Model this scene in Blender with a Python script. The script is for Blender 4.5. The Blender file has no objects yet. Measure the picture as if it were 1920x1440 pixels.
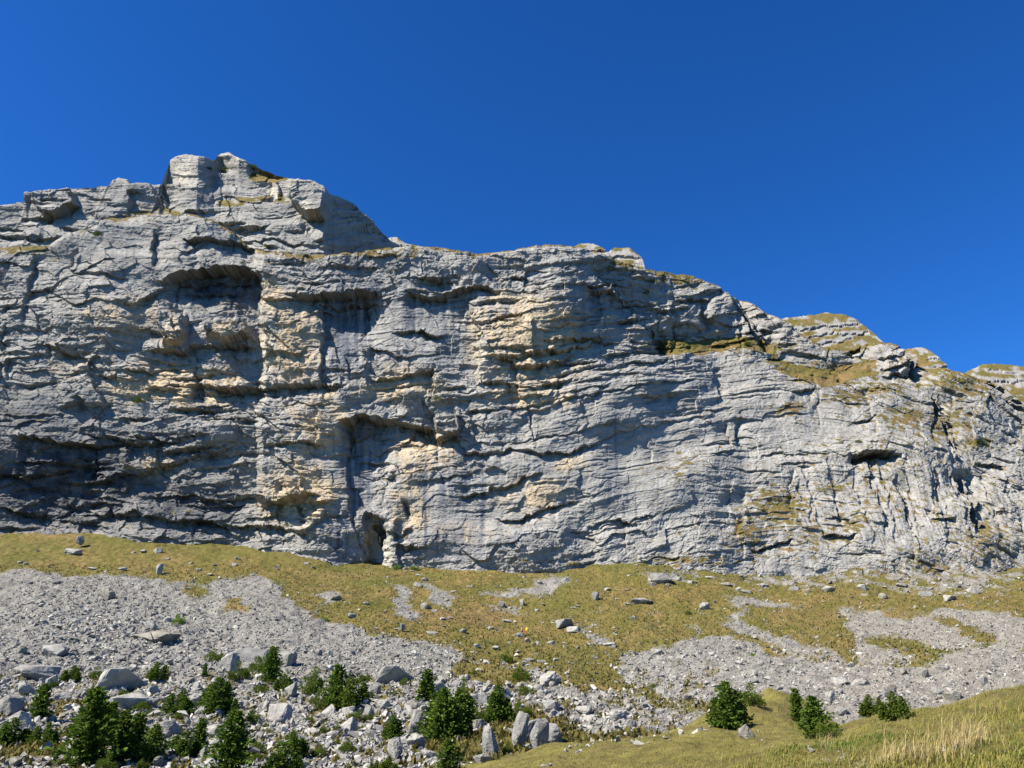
import bpy, math, random
import numpy as np
from mathutils import Vector, Matrix, Euler

# ------------------------------------------------------------------ camera, sky, sun, exposure
SC = bpy.context.scene
COL = SC.collection
F = 1493.0                      # focal length in pixels of a 1920 px wide frame (28 mm)
P = math.radians(21.0)          # camera tilt upwards
CP, SP = math.cos(P), math.sin(P)

cam_d = bpy.data.cameras.new('camera'); cam = bpy.data.objects.new('camera', cam_d); COL.objects.link(cam)
cam_d.sensor_width = 36.0; cam_d.lens = 36.0 * F / 1920.0
cam_d.clip_start = 0.1; cam_d.clip_end = 6000
cam.location = (0, 0, 0); cam.rotation_euler = (math.pi / 2 + P, 0, 0)
SC.camera = cam

SUN = Vector((-0.61, -0.33, 0.72)).normalized()      # direction towards the sun
SUN_EL = math.asin(SUN.z); SUN_ROT = math.atan2(SUN.x, SUN.y)
w = bpy.data.worlds.new('World'); SC.world = w; w.use_nodes = True
wn = w.node_tree; bg = wn.nodes['Background']
sky = wn.nodes.new('ShaderNodeTexSky'); sky.sky_type = 'NISHITA'; sky.sun_disc = False
sky.sun_elevation = SUN_EL; sky.sun_rotation = SUN_ROT % (2 * math.pi)
sky.altitude = 1800; sky.air_density = 1.0; sky.dust_density = 0.0; sky.ozone_density = 3.0
# clear, dry autumn air at altitude: one colour response for the whole sky
hs = wn.nodes.new('ShaderNodeHueSaturation'); hs.inputs['Saturation'].default_value = 1.22
sp_ = wn.nodes.new('ShaderNodeSeparateColor'); cb_ = wn.nodes.new('ShaderNodeCombineColor')
wn.links.new(sky.outputs[0], hs.inputs['Color']); wn.links.new(hs.outputs[0], sp_.inputs[0]); wn.links.new(cb_.outputs[0], bg.inputs[0])
for k_, (g_, a_) in enumerate(((1.16, .34), (1.12, .645), (1.10, .93))):
    pw_ = wn.nodes.new('ShaderNodeMath'); pw_.operation = 'POWER'; pw_.inputs[1].default_value = g_
    ml_ = wn.nodes.new('ShaderNodeMath'); ml_.operation = 'MULTIPLY'; ml_.inputs[1].default_value = a_
    wn.links.new(sp_.outputs[k_], pw_.inputs[0]); wn.links.new(pw_.outputs[0], ml_.inputs[0]); wn.links.new(ml_.outputs[0], cb_.inputs[k_])
bg.inputs[1].default_value = 0.071
sl = bpy.data.lights.new('sun', 'SUN'); sl.energy = 5.0; sl.angle = math.radians(0.55); sl.color = (1.0, 0.92, 0.77)
so = bpy.data.objects.new('sun', sl); COL.objects.link(so)
so.rotation_euler = SUN.to_track_quat('Z', 'Y').to_euler()
SC.view_settings.view_transform = 'Standard'; SC.view_settings.look = 'None'
SC.view_settings.exposure = 1.35; SC.view_settings.gamma = 1.0; SC.view_settings.use_curve_mapping = False
SC.cycles.max_bounces = 4; SC.cycles.diffuse_bounces = 1

# ------------------------------------------------------------------ helpers
rs = np.random.RandomState(7)
random.seed(5)

def tag(o, label=None, cat=None, group=None, kind=None):
    if label: o['label'] = label
    if cat: o['category'] = cat
    if group: o['group'] = group
    if kind: o['kind'] = kind
    return o

def proj(X, Y, Z):
    d = Y * CP + Z * SP
    return 960 + F * X / d, 720 - F * (-Y * SP + Z * CP) / d

def slope_of(py):                # tangent of the elevation (z / y) of a picture row
    v = (720 - np.asarray(py, float)) / F
    return (SP + v * CP) / (CP - v * SP)

def _hash(ix, iy, seed):
    h = (ix.astype(np.int64) * 374761393 + iy.astype(np.int64) * 668265263 + seed * 1442695041) & 0xFFFFFFFF
    h = ((h ^ (h >> 13)) * 1274126177) & 0xFFFFFFFF
    h = ((h ^ (h >> 16)) * 2246822519) & 0xFFFFFFFF
    return ((h ^ (h >> 15)) & 0xFFFFFF).astype(np.float64) / 0xFFFFFF

def noise(x, y, seed=0):         # gradient noise about -1..1
    x = np.asarray(x, float); y = np.asarray(y, float)
    x, y = np.broadcast_arrays(x, y)
    ix = np.floor(x); iy = np.floor(y); fx = x - ix; fy = y - iy
    ix = ix.astype(np.int64); iy = iy.astype(np.int64)
    def g(dx, dy):
        a = _hash(ix + dx, iy + dy, seed) * (2 * math.pi)
        return np.cos(a) * (fx - dx) + np.sin(a) * (fy - dy)
    u = fx * fx * fx * (fx * (fx * 6 - 15) + 10); v = fy * fy * fy * (fy * (fy * 6 - 15) + 10)
    a = g(0, 0); b = g(1, 0); c = g(0, 1); d = g(1, 1)
    return 1.5 * ((a + (b - a) * u) * (1 - v) + (c + (d - c) * u) * v)

def fbm(x, y, seed=0, oct=4, gain=0.5):
    r = 0; a = 1.0
    for i in range(oct):
        r = r + a * noise(x, y, seed + 17 * i); a *= gain; x = x * 2.03 + 3.1; y = y * 2.03 + 1.7
    return r

def sstep(a, b, x):
    t = np.clip((x - a) / (b - a), 0, 1); return t * t * (3 - 2 * t)

def facets(x, y, seed):          # tilted plane per random cell: broken rock faces; returns plane value and edge distance
    ix = np.floor(x).astype(np.int64); iy = np.floor(y).astype(np.int64)
    d1 = np.full(x.shape, 9.0); d2 = np.full(x.shape, 9.0); val = np.zeros(x.shape)
    for dx in (-1, 0, 1):
        for dy in (-1, 0, 1):
            jx = ix + dx; jy = iy + dy
            cx = jx + 0.1 + 0.8 * _hash(jx, jy, seed); cy = jy + 0.1 + 0.8 * _hash(jx, jy, seed + 1)
            ex = x - cx; ey = y - cy; d = np.sqrt(ex * ex + ey * ey)
            v = (_hash(jx, jy, seed + 2) - .5) + ex * (_hash(jx, jy, seed + 3) - .5) * 2.2 + ey * (_hash(jx, jy, seed + 4) - .5) * 2.2
            m = d < d1
            d2 = np.where(m, d1, np.minimum(d2, d)); val = np.where(m, v, val); d1 = np.where(m, d, d1)
    return val, d2 - d1

def in_poly(x, y, poly):         # signed distance, positive inside
    n = len(poly); ins = np.zeros(x.shape, bool); dm = np.full(x.shape, 1e9)
    for i in range(n):
        x0, y0 = poly[i]; x1, y1 = poly[(i + 1) % n]
        if y0 != y1:
            c = ((y0 > y) != (y1 > y)) & (x < (x1 - x0) * (y - y0) / (y1 - y0) + x0); ins ^= c
        ex, ey = x1 - x0, y1 - y0; L = ex * ex + ey * ey + 1e-9
        t = np.clip(((x - x0) * ex + (y - y0) * ey) / L, 0, 1)
        dm = np.minimum(dm, np.hypot(x - x0 - t * ex, y - y0 - t * ey))
    return np.where(ins, dm, -dm)

def mesh_np(name, V, faces, mats, cols=None, smooth=False, mat_idx=None):
    """faces: int array (n,3) or (n,4)"""
    me = bpy.data.meshes.new(name)
    V = np.ascontiguousarray(V, np.float32); faces = np.ascontiguousarray(faces, np.int32)
    n, k = faces.shape
    me.vertices.add(len(V)); me.vertices.foreach_set('co', V.ravel())
    me.loops.add(n * k); me.loops.foreach_set('vertex_index', faces.ravel())
    me.polygons.add(n); me.polygons.foreach_set('loop_start', np.arange(0, n * k, k, dtype=np.int32))
    me.polygons.foreach_set('loop_total', np.full(n, k, np.int32))
    if mat_idx is not None: me.polygons.foreach_set('material_index', np.ascontiguousarray(mat_idx, np.int32))
    me.polygons.foreach_set('use_smooth', np.full(n, smooth, bool))
    if cols is not None:
        for an, c in cols.items():
            at = me.attributes.new(an, 'FLOAT_COLOR', 'POINT')
            if c.shape[1] == 3: c = np.concatenate([c, np.ones((len(c), 1))], 1)
            at.data.foreach_set('color', np.ascontiguousarray(c, np.float32).ravel())
    for m in (mats if isinstance(mats, (list, tuple)) else [mats]): me.materials.append(m)
    me.update(calc_edges=True); me.validate()
    return me

def obj(name, me, parent=None):
    o = bpy.data.objects.new(name, me); COL.objects.link(o)
    if parent: o.parent = parent
    return o

def grid_faces(nr, nc):
    i = np.arange(nr * nc).reshape(nr, nc)
    return np.stack([i[:-1, :-1], i[:-1, 1:], i[1:, 1:], i[1:, :-1]], -1).reshape(-1, 4)

# ------------------------------------------------------------------ materials
def nodes_mat(name):
    m = bpy.data.materials.new(name); m.use_nodes = True
    nt = m.node_tree; b = nt.nodes['Principled BSDF']; b.inputs['Roughness'].default_value = 0.9
    b.inputs['Specular IOR Level'].default_value = 0.15
    return m, nt, b

def surf_mat(name, attr, nscale=1.2, contrast=0.5, bump=0.6, bscale=2.0, bdist=0.3, stretch=(1, 1, 1), rough=0.9):
    m, nt, b = nodes_mat(name); b.inputs['Roughness'].default_value = rough
    L = nt.links.new
    a = nt.nodes.new('ShaderNodeAttribute'); a.attribute_name = attr
    tc = nt.nodes.new('ShaderNodeTexCoord'); mp = nt.nodes.new('ShaderNodeMapping'); mp.inputs['Scale'].default_value = stretch
    L(tc.outputs['Object'], mp.inputs[0])
    n1 = nt.nodes.new('ShaderNodeTexNoise'); n1.inputs['Scale'].default_value = nscale; n1.inputs['Detail'].default_value = 8; n1.inputs['Roughness'].default_value = .65
    L(mp.outputs[0], n1.inputs['Vector'])
    mr = nt.nodes.new('ShaderNodeMapRange'); mr.inputs['From Min'].default_value = .25; mr.inputs['From Max'].default_value = .75
    mr.inputs['To Min'].default_value = 1 - contrast; mr.inputs['To Max'].default_value = 1 + contrast
    L(n1.outputs['Fac'], mr.inputs['Value'])
    mx = nt.nodes.new('ShaderNodeVectorMath'); mx.operation = 'SCALE'
    L(a.outputs['Color'], mx.inputs[0]); L(mr.outputs[0], mx.inputs['Scale']); L(mx.outputs[0], b.inputs['Base Color'])
    n2 = nt.nodes.new('ShaderNodeTexNoise'); n2.inputs['Scale'].default_value = bscale; n2.inputs['Detail'].default_value = 10; n2.inputs['Roughness'].default_value = .7
    L(mp.outputs[0], n2.inputs['Vector'])
    bp = nt.nodes.new('ShaderNodeBump'); bp.inputs['Strength'].default_value = bump; bp.inputs['Distance'].default_value = bdist
    L(n2.outputs['Fac'], bp.inputs['Height']); L(bp.outputs[0], b.inputs['Normal'])
    return m

M_CLIFF = surf_mat('limestone_wall', 'albedo', 0.9, 0.28, 0.8, 1.3, 0.5, (1, 1, 2.2))
M_GROUND = surf_mat('meadow_and_scree', 'albedo', 2.2, 0.35, 0.9, 2.4, 0.35)
M_STONE = surf_mat('scree_stone', 'albedo', 3.0, 0.3, 0.5, 4.0, 0.1)

def rock_mat(name, c, c2):
    m, nt, b = nodes_mat(name); L = nt.links.new
    tc = nt.nodes.new('ShaderNodeTexCoord')
    n = nt.nodes.new('ShaderNodeTexNoise'); n.inputs['Scale'].default_value = 2.2; n.inputs['Detail'].default_value = 9; n.inputs['Roughness'].default_value = .7
    L(tc.outputs['Object'], n.inputs['Vector'])
    r = nt.nodes.new('ShaderNodeValToRGB'); r.color_ramp.elements[0].position = .36; r.color_ramp.elements[1].position = .62
    r.color_ramp.elements[0].color = (*c2, 1); r.color_ramp.elements[1].color = (*c, 1)
    L(n.outputs['Fac'], r.inputs[0]); L(r.outputs[0], b.inputs['Base Color'])
    wv = nt.nodes.new('ShaderNodeTexNoise'); wv.inputs['Scale'].default_value = 5; wv.inputs['Detail'].default_value = 8
    mp = nt.nodes.new('ShaderNodeMapping'); mp.inputs['Scale'].default_value = (1, 1, 2.5); L(tc.outputs['Object'], mp.inputs[0]); L(mp.outputs[0], wv.inputs['Vector'])
    bp = nt.nodes.new('ShaderNodeBump'); bp.inputs['Strength'].default_value = .7; bp.inputs['Distance'].default_value = .12
    L(wv.outputs['Fac'], bp.inputs['Height']); L(bp.outputs[0], b.inputs['Normal'])
    return m
M_ROCKS = [rock_mat('pale_limestone', (.29, .282, .262), (.17, .168, .16)), rock_mat('grey_limestone', (.22, .216, .205), (.12, .12, .117)),
           rock_mat('weathered_limestone', (.24, .225, .19), (.10, .10, .09))]

def leaf_mat(name, c1, c2):
    m, nt, b = nodes_mat(name); L = nt.links.new
    oi = nt.nodes.new('ShaderNodeNewGeometry')
    r = nt.nodes.new('ShaderNodeValToRGB'); r.color_ramp.elements[0].color = (*c1, 1); r.color_ramp.elements[1].color = (*c2, 1)
    L(oi.outputs['Random Per Island'], r.inputs[0]); L(r.outputs[0], b.inputs['Base Color'])
    tr = nt.nodes.new('ShaderNodeBsdfTranslucent'); L(r.outputs[0], tr.inputs[0])
    ms = nt.nodes.new('ShaderNodeMixShader'); ms.inputs[0].default_value = .3
    L(b.outputs[0], ms.inputs[1]); L(tr.outputs[0], ms.inputs[2]); L(ms.outputs[0], nt.nodes['Material Output'].inputs[0])
    return m
M_SPRUCE = leaf_mat('spruce_needles', (.036, .070, .009), (.105, .160, .020))
M_PINE = leaf_mat('mountain_pine_needles', (.046, .076, .009), (.118, .160, .020))
M_LEAF = leaf_mat('bright_shrub_leaves', (.09, .16, .02), (.16, .25, .035))
M_GRASS = leaf_mat('green_grass', (.125, .130, .025), (.27, .235, .07))
M_STRAW = leaf_mat('dry_grass', (.28, .21, .085), (.44, .36, .19))
M_BARK, _nt, _b = nodes_mat('bark'); _b.inputs['Base Color'].default_value = (.07, .05, .035, 1)

# ------------------------------------------------------------------ shaping rock walls
class Field:
    """adds rock features to a depth field (metres, positive = set back) over points x, y"""
    def __init__(s, x, y, seed=0):
        wx = 7 * noise(x / 34, y / 26, 900 + seed) + 3 * noise(x / 12, y / 10, 901 + seed)
        wy = 5 * noise(x / 40, y / 22, 902 + seed) + 2.5 * noise(x / 13, y / 9, 903 + seed)
        wx = wx + 7 * noise(x / 70, y / 60, 904 + seed); wy = wy + 5 * noise(x / 80, y / 60, 905 + seed)
        s.rx = x; s.ry = y; s.x = x + wx; s.y = y + wy; s.D = np.zeros(x.shape); s.G = np.zeros(x.shape)
    def box(s, x0, x1, y0, y1):
        return np.nonzero((s.x > x0) & (s.x < x1) & (s.y > y0) & (s.y < y1))
    def lip(s, pts, depth, fall, xf=14, up=.25):
        xs = [p[0] for p in pts]; ys = [p[1] for p in pts]
        i = s.box(xs[0] - xf, xs[-1] + xf, min(ys) - 50, max(ys) + fall * 3.2)
        x = s.x[i]; y = s.y[i]; ph = xs[0] * .37 + ys[0]; dy = y - np.interp(x, xs, ys) - 3.2 * noise(x / 17 + ph, x * 0, 71) - .9 * noise(x / 8 + ph, x * 0, 72)
        depth_ = depth * np.clip(1 + .55 * noise(x / 30 + ph, x * 0, 73) + .4 * noise(x / 11 + ph, x * 0, 74), .25, 1.6)
        fd = sstep(xs[0] - xf, xs[0] + xf, x) * (1 - sstep(xs[-1] - xf, xs[-1] + xf, x))
        rec = sstep(0, max(2.5, depth * .9), dy) * np.exp(-np.power(np.clip(dy, 0, None) / fall, 1.4))
        s.D[i] += fd * depth_ * (rec - up * np.where(dy < 2, np.exp(np.clip(dy, -90, 0) / 18), 0))
    def edge(s, pts, depth, L, yf=14, side=1, w=4):
        ys = [p[1] for p in pts]; xs = [p[0] for p in pts]
        i = s.box(min(xs) - (L * 3 if side < 0 else 12), max(xs) + (L * 3 if side > 0 else 12), ys[0] - yf, ys[-1] + yf)
        x = s.x[i]; y = s.y[i]; d = (x - np.interp(y, ys, xs)) * side
        fd = sstep(ys[0] - yf, ys[0] + yf, y) * (1 - sstep(ys[-1] - yf, ys[-1] + yf, y))
        s.D[i] += fd * depth * sstep(0, w, d) * np.exp(-np.power(np.clip(d, 0, None) / L, 1.5))
    def poly(s, pts, depth, edge=6, decay=None, p=1.0):
        xs = [q[0] for q in pts]; ys = [q[1] for q in pts]
        i = s.box(min(xs) - 2, max(xs) + 2, min(ys) - 2, max(ys) + 2)
        sd = in_poly(s.x[i], s.y[i], pts); v = depth * sstep(0, edge, sd)
        if decay: v = v * np.clip((decay[1] - s.y[i]) / (decay[1] - decay[0]), 0, 1) ** p
        s.D[i] += v
    def blob(s, cx, cy, rx, ry, depth):
        i = s.box(cx - rx * 2.6, cx + rx * 2.6, cy - ry * 2.6, cy + ry * 2.6)
        s.D[i] += depth * np.exp(-((s.x[i] - cx) / rx) ** 2 - ((s.y[i] - cy) / ry) ** 2)
    def ledge(s, pts, depth, h, fade=120, xf=14, grass=1.0):
        xs = [q[0] for q in pts]; ys = [q[1] for q in pts]
        i = s.box(xs[0] - xf, xs[-1] + xf, min(ys) - fade * 2, max(ys) + 4)
        x = s.x[i]; up = np.interp(x, xs, ys) - s.y[i]
        fd = sstep(xs[0] - xf, xs[0] + xf, x) * (1 - sstep(xs[-1] - xf, xs[-1] + xf, x))
        s.D[i] += fd * depth * np.clip(up / h, 0, 1) * (1 - sstep(0, fade * 1.8, up))
        s.G[i] = np.maximum(s.G[i], grass * fd * sstep(-2, 1, up) * (1 - sstep(h * .8, h * 1.3, up)))

def beds(x, s, seed, mean, amp, joint=1.0, Lm=70):
    """bedding: irregular layers in s, each with a sharp undercut foot, split into blocks along x"""
    r = np.random.RandomState(seed); th = np.clip(r.lognormal(math.log(mean), .5, 900), mean * .35, mean * 3)
    b = np.concatenate([[0], np.cumsum(th)]) - 400
    k = np.clip(np.searchsorted(b, s) - 1, 0, 899); f = (s - b[k]) / th[k]
    rel = (th[k] / mean) ** .7
    strength = np.clip(.18 + 1.15 * noise(x / 75 + k * 3.7, k * 7.31, seed + 1), 0, 1.5)
    saw = np.where(f < .8, f / .8, (1 - f) / .2)
    Lk = Lm * (.5 + r.rand(900))[k]; u = x / Lk + r.rand(900)[k] * 50 + .25 * noise(x / 25, s / 12, seed + 4)
    j = np.floor(u); fr = u - j
    off = _hash(j.astype(np.int64), k.astype(np.int64), seed + 2) - .5
    tilt = (_hash(j.astype(np.int64), k.astype(np.int64), seed + 3) - .5) * (fr - .5)
    ed = np.minimum(fr, 1 - fr) * Lk
    return -amp * rel * (strength * saw + joint * (.75 * off + .9 * tilt) * (.4 + strength)) + joint * amp * .35 * np.exp(-(ed / 1.6) ** 2) * (off > -.2)

def bed_coord(x, y):
    B = np.interp(x, [-300, 0, 300, 600, 800, 900, 1100, 1300, 1500, 1650, 1800, 1950, 2200],
                  [0, 0, 8, 0, 0, -6, -38, -66, -72, -55, 0, 70, 200])
    k = sstep(480, 760, y) * .75 + .25
    return y - B * k + 12 * noise(x / 240, y / 160, 31) + 3.5 * noise(x / 75, y / 70, 32) + .8 * noise(x / 22, y / 30, 33)

def rough(x, y, seed, amp=1.0, strat=1.0, smooth=0.0):
    s = bed_coord(x, y)
    D = 3.2 * amp * noise(x / 170, y / 130, seed + 1) + 1.5 * amp * noise(x / 72, y / 58, seed + 2)
    f1, e1 = facets(x / 62 + .6 * noise(x / 60, y / 60, seed + 21), s / 27 + .5 * noise(x / 40, y / 40, seed + 22), seed + 5)
    f2, e2 = facets(x / 24 + .5 * noise(x / 22, y / 22, seed + 23), s / 12 + .4 * noise(x / 15, y / 15, seed + 24), seed + 9)
    k = 1 - .85 * smooth; j = 1 - .6 * smooth
    D = D + amp * k * (1.35 * f1 + .5 * f2)
    D = D + strat * (j * beds(x, s, seed + 40, 23, .62, 1.0, 95) + (.4 + .6 * j) * (beds(x, s, seed + 41, 7.5, .40, .9, 46) + .19 * beds(x, s, seed + 42, 3.4, 1.0, .9, 22)))
    D = D + amp * k * (.32 * noise(x / 17, y / 13, seed + 3)) + amp * (.25 + .75 * k) * (.17 * noise(x / 7.5, y / 5.5, seed + 4) + .15 * noise(x / 4.2, y / 3.2, seed + 6))
    return D

def lenses(x, y, seed, boxes):
    """undercut bedding lips of limited length: dark lens shaped overhangs along the layers"""
    r = np.random.RandomState(seed); s = bed_coord(x, y); D = np.zeros(x.shape)
    for (x0, x1, y0, y1, n, hw, dep, fall) in boxes:
        for _ in range(n):
            xc = r.uniform(x0, x1); yc = r.uniform(y0, y1); w = hw * r.uniform(.4, 1.4); d = dep * r.uniform(.4, 1.3); f = fall * r.uniform(.6, 1.4); ph = r.rand() * 90; sl = r.uniform(-.12, .12)
            s0 = float(bed_coord(np.array([xc]), np.array([yc]))[0])
            i = np.nonzero((np.abs(x - xc) < w) & (np.abs(s - s0) < f * 3 + 14))
            if len(i[0]) == 0: continue
            xx = x[i]; u = (xx - xc) / w; dy = s[i] - s0 - sl * (xx - xc) - 3.0 * noise(xx / 26 + ph, xx * 0, seed + 5) - 1.3 * noise(xx / 8 + ph, xx * 0, seed + 6)
            pr = np.clip(1 - u * u, 0, 1) ** .6 * np.clip(.8 + .6 * noise(xx / 18 + ph, xx * 0, seed + 7), .1, 1.4)
            D[i] += d * pr * (sstep(0, 2.2, dy) * np.exp(-np.power(np.clip(dy, 0, None) / f, 1.5)) - .3 * np.where(dy < 1.5, np.exp(np.clip(dy, -60, 0) / 10), 0))
    return D

def build_wall(name, px0, px1, nc, nr, rim, ynom, lean, zfoot_py, R, feat, rough_fn, colour_fn, back=40, back_slope=.05, nback=14, Yref=250., rimrough=3.0, seed=0):
    """a rock wall over a grid of world columns; returns mesh plus picture coordinates of its points"""
    X = np.linspace((px0 - 960) / F * Yref * 1.04, (px1 - 960) / F * Yref * 1.04, nc)
    rx = [p[0] for p in rim]; ry = [p[1] for p in rim]
    fx = [p[0] for p in zfoot_py]; fy = [p[1] for p in zfoot_py]
    def solve(rowx, rowy, t, rr):
        Y = np.full(nc, Yref); Z = np.zeros(nc); px = np.zeros(nc)
        for _ in range(14):
            d = Y * CP + Z * SP; px = 960 + F * X / d
            py = np.interp(px, rowx, rowy) + (rr * fbm(px / 30, px * 0 + 3, seed + 77, 4, .6) if rr else 0)
            Y = ynom(px) + t(px, Z); Z = slope_of(py) * Y
        return px, Y, Z
    pf, Yf, Zf = solve(fx, fy, lambda px, Z: 0, 0)
    pr, Yr, Zr = solve(rx, ry, lambda px, Z: lean(px) * (Z - Zf) + R, rimrough)
    t = np.linspace(0, 1, nr)[:, None]
    Zb = Zf - 7
    Z = Zb + (Zr - Zb) * t
    rr = np.clip((Z - (Zr - R * 1.4)) / (R * 1.4), 0, 1)
    px_n = pf + (pr - pf) * t
    Yn = ynom(px_n) + lean(px_n) * (Z - Zf) + R * (1 - np.sqrt(1 - rr ** 2 * .995))
    XX = np.broadcast_to(X, Z.shape)
    px, py = proj(XX, Yn, Z); Dm = 0
    for _ in range(3):
        fl = Field(px, py, seed); feat(fl); Dm = fl.D
        px, py = proj(XX, Yn + Dm, Z)
    keep = 1 - .8 * rr ** 6
    D = Dm * keep + rough_fn(px, py) * keep
    Y = Yn + D
    st_ = np.clip(np.abs(np.gradient(Y, axis=0)) / np.maximum(np.gradient(Z, axis=0), .02) - 1.0, 0, 2.5)      # roofs: broken undersides
    Z = Z + .30 * st_ * (noise(XX / 9, Y / 1.1, seed + 61) + .5 * noise(XX / 4, Y / .5, seed + 62))
    G = fl.G.copy()
    # the top, rolling away behind the rim
    tb = (np.linspace(0, 1, nback + 1)[1:] ** 1.6)[:, None] * back
    Xb = np.broadcast_to(X, (nback, nc)); Yb = Y[-1] + tb; Zt = Zr + tb * back_slope + .35 * fbm(Xb / 5, Yb / 5, seed + 3, 3) * np.clip(tb / 4, 0, 1)
    XX = np.concatenate([XX, Xb]); Y = np.concatenate([Y, Yb]); Z = np.concatenate([Z, Zt])
    G = np.concatenate([G, np.ones((nback, nc))]); T = np.concatenate([np.broadcast_to(t, (nr, nc)), np.ones((nback, nc)) * 1.1])
    px, py = proj(XX, Y, Z)
    V = np.stack([XX, Y, Z], -1)
    du = np.gradient(V, axis=1); dv = np.gradient(V, axis=0); N = np.cross(du, dv); N /= np.linalg.norm(N, axis=-1, keepdims=True) + 1e-9
    C = colour_fn(px, py, N, G, T, (Zr - Z))
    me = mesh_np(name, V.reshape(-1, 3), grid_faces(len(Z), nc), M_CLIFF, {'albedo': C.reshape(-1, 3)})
    o = obj(name, me)
    return o, px, py, V

GRASS_A = np.array([.102, .088, .022]); GRASS_B = np.array([.145, .104, .040]); GRASS_C = np.array([.062, .068, .015])
def grass_col(x, y, seed=0):
    a = np.clip(.5 + .75 * fbm(x / 60, y / 25, 60 + seed, 4), 0, 1)[..., None]; b = np.clip(.25 + .9 * fbm(x / 20, y / 9, 65 + seed, 3), 0, 1)[..., None]
    c = GRASS_A * (1 - a) + GRASS_B * a
    return c * (1 - .55 * b) + GRASS_C * .55 * b

def blobmask(x, y, L):
    m = np.zeros(x.shape)
    for cx, cy, rx, ry, a in L:
        m = np.maximum(m, a * np.exp(-((x - cx) / rx) ** 2 - ((y - cy) / ry) ** 2))
    return m

TAN = [(325, 622, 26, 34, .95), (430, 620, 48, 24, .85), (230, 600, 110, 70, .55), (330, 720, 190, 60, .75), (550, 640, 65, 90, .95), (510, 560, 22, 50, 1.0), (440, 560, 60, 40, .45), (600, 800, 80, 90, .7), (560, 930, 90, 70, .9),
       (740, 720, 110, 45, .7), (990, 640, 120, 95, 1.0), (1000, 740, 120, 40, .7), (800, 850, 90, 50, .8), (770, 950, 45, 80, .75), (1000, 930, 90, 45, .7),
       (1060, 870, 50, 25, .7), (860, 1000, 90, 30, .55), (120, 680, 90, 50, .45), (290, 870, 80, 30, .6), (940, 560, 50, 30, .55), (1690, 690, 30, 35, .45), (1870, 1000, 40, 25, .4), (700, 1020, 18, 50, .9)]
BLUE = [(668, 900, 14, 90, 1.0), (690, 880, 6, 90, 1.0), (620, 600, 14, 60, 1.0), (690, 620, 10, 60, 1.0), (770, 560, 12, 60, .9), (800, 950, 10, 90, .9), (905, 960, 10, 70, .8), (1150, 900, 14, 110, .6), (560, 720, 8, 60, .8), (445, 600, 8, 50, .7), (700, 540, 50, 26, .7), (650, 620, 45, 110, .95), (665, 880, 22, 100, .9), (850, 900, 90, 60, .75), (860, 1010, 120, 40, .5), (740, 580, 30, 60, .5), (830, 640, 60, 60, .5), (1110, 560, 60, 60, .4), (640, 1010, 50, 40, .6)]
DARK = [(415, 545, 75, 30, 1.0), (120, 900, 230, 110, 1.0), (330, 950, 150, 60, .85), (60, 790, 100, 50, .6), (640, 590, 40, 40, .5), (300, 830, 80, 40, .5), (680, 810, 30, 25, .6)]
SUNLIT = [(505, 640, 14, 60, .9), (340, 325, 24, 26, 1.0), (512, 362, 10, 16, 1.0), (572, 395, 12, 18, .9), (430, 300, 22, 12, .7), (310, 620, 10, 35, .7), (722, 1040, 12, 30, 1.0), (905, 700, 20, 60, .5)]  # paler colour on left-facing rock the sun strikes: sunlight put into the albedo
GRASSY = [(1460, 950, 55, 40, 1.0), (1400, 1000, 40, 35, .9), (1300, 645, 90, 16, 1.0), (1420, 650, 70, 14, .8), (1560, 700, 60, 26, 1.0), (1640, 730, 50, 14, .8), (1480, 765, 40, 14, .9), (1590, 745, 50, 12, .8),
          (1700, 780, 50, 22, .8), (1780, 790, 50, 40, .75), (1830, 830, 40, 12, 1.0), (1560, 915, 40, 14, .7), (1600, 980, 30, 14, .7), (1250, 890, 60, 40, .3), (1290, 870, 30, 25, .45), (1800, 720, 70, 30, .8), (1880, 700, 50, 20, .8),
          (1850, 1020, 60, 50, .5), (1750, 1060, 60, 25, .65), (1640, 1080, 60, 18, .8), (1500, 1000, 70, 50, .45), (1680, 900, 120, 80, .28), (1300, 1050, 120, 14, .7), (1150, 500, 60, 14, .7), (1260, 525, 80, 14, .8), (50, 470, 70, 14, .8),
          (100, 480, 30, 12, .6), (1000, 1052, 90, 6, .6), (730, 478, 100, 8, .8), (560, 490, 80, 8, .6), (20, 720, 40, 30, .35), (60, 770, 60, 20, .3)]

def rock_colour(x, y, s, N):
    base = np.array([.240, .235, .226]) * (1 + .22 * fbm(x / 45, s / 16, 201, 4))[..., None]
    st = noise(x / 9, y / 140, 205) + .6 * noise(x / 4, y / 70, 206)
    tan = sstep(.22, .78, blobmask(x, y, TAN) * (1.0 + .55 * fbm(x / 30, y / 30, 210, 5, .6) + .25 * st))[..., None]
    blue = np.clip(blobmask(x, y, BLUE) * (.7 + 1.3 * st) , 0, 1)[..., None]
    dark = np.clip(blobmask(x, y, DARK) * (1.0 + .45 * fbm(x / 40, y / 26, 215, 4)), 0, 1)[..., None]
    lit = np.clip(blobmask(x, y, SUNLIT) * (1 + .5 * noise(x / 8, y / 14, 216)), 0, 1)[..., None]
    c = base * (1 - tan) + np.array([.385, .312, .218]) * (1 + .2 * fbm(x / 16, y / 16, 212, 3))[..., None] * tan
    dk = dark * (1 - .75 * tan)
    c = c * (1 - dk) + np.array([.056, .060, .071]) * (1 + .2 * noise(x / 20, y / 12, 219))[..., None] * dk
    bl = blue * .85
    c = c * (1 - bl) + np.array([.080, .095, .130]) * bl
    stk = (np.clip(st - .25, 0, 1) * .85 * np.clip(.45 + 1.1 * noise(x / 130, y / 110, 221), 0, 1))[..., None]
    c = c * (1 - stk) + np.array([.085, .094, .115]) * stk
    c = c * (1 - lit) + np.array([.42, .39, .33]) * lit
    return c

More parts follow.
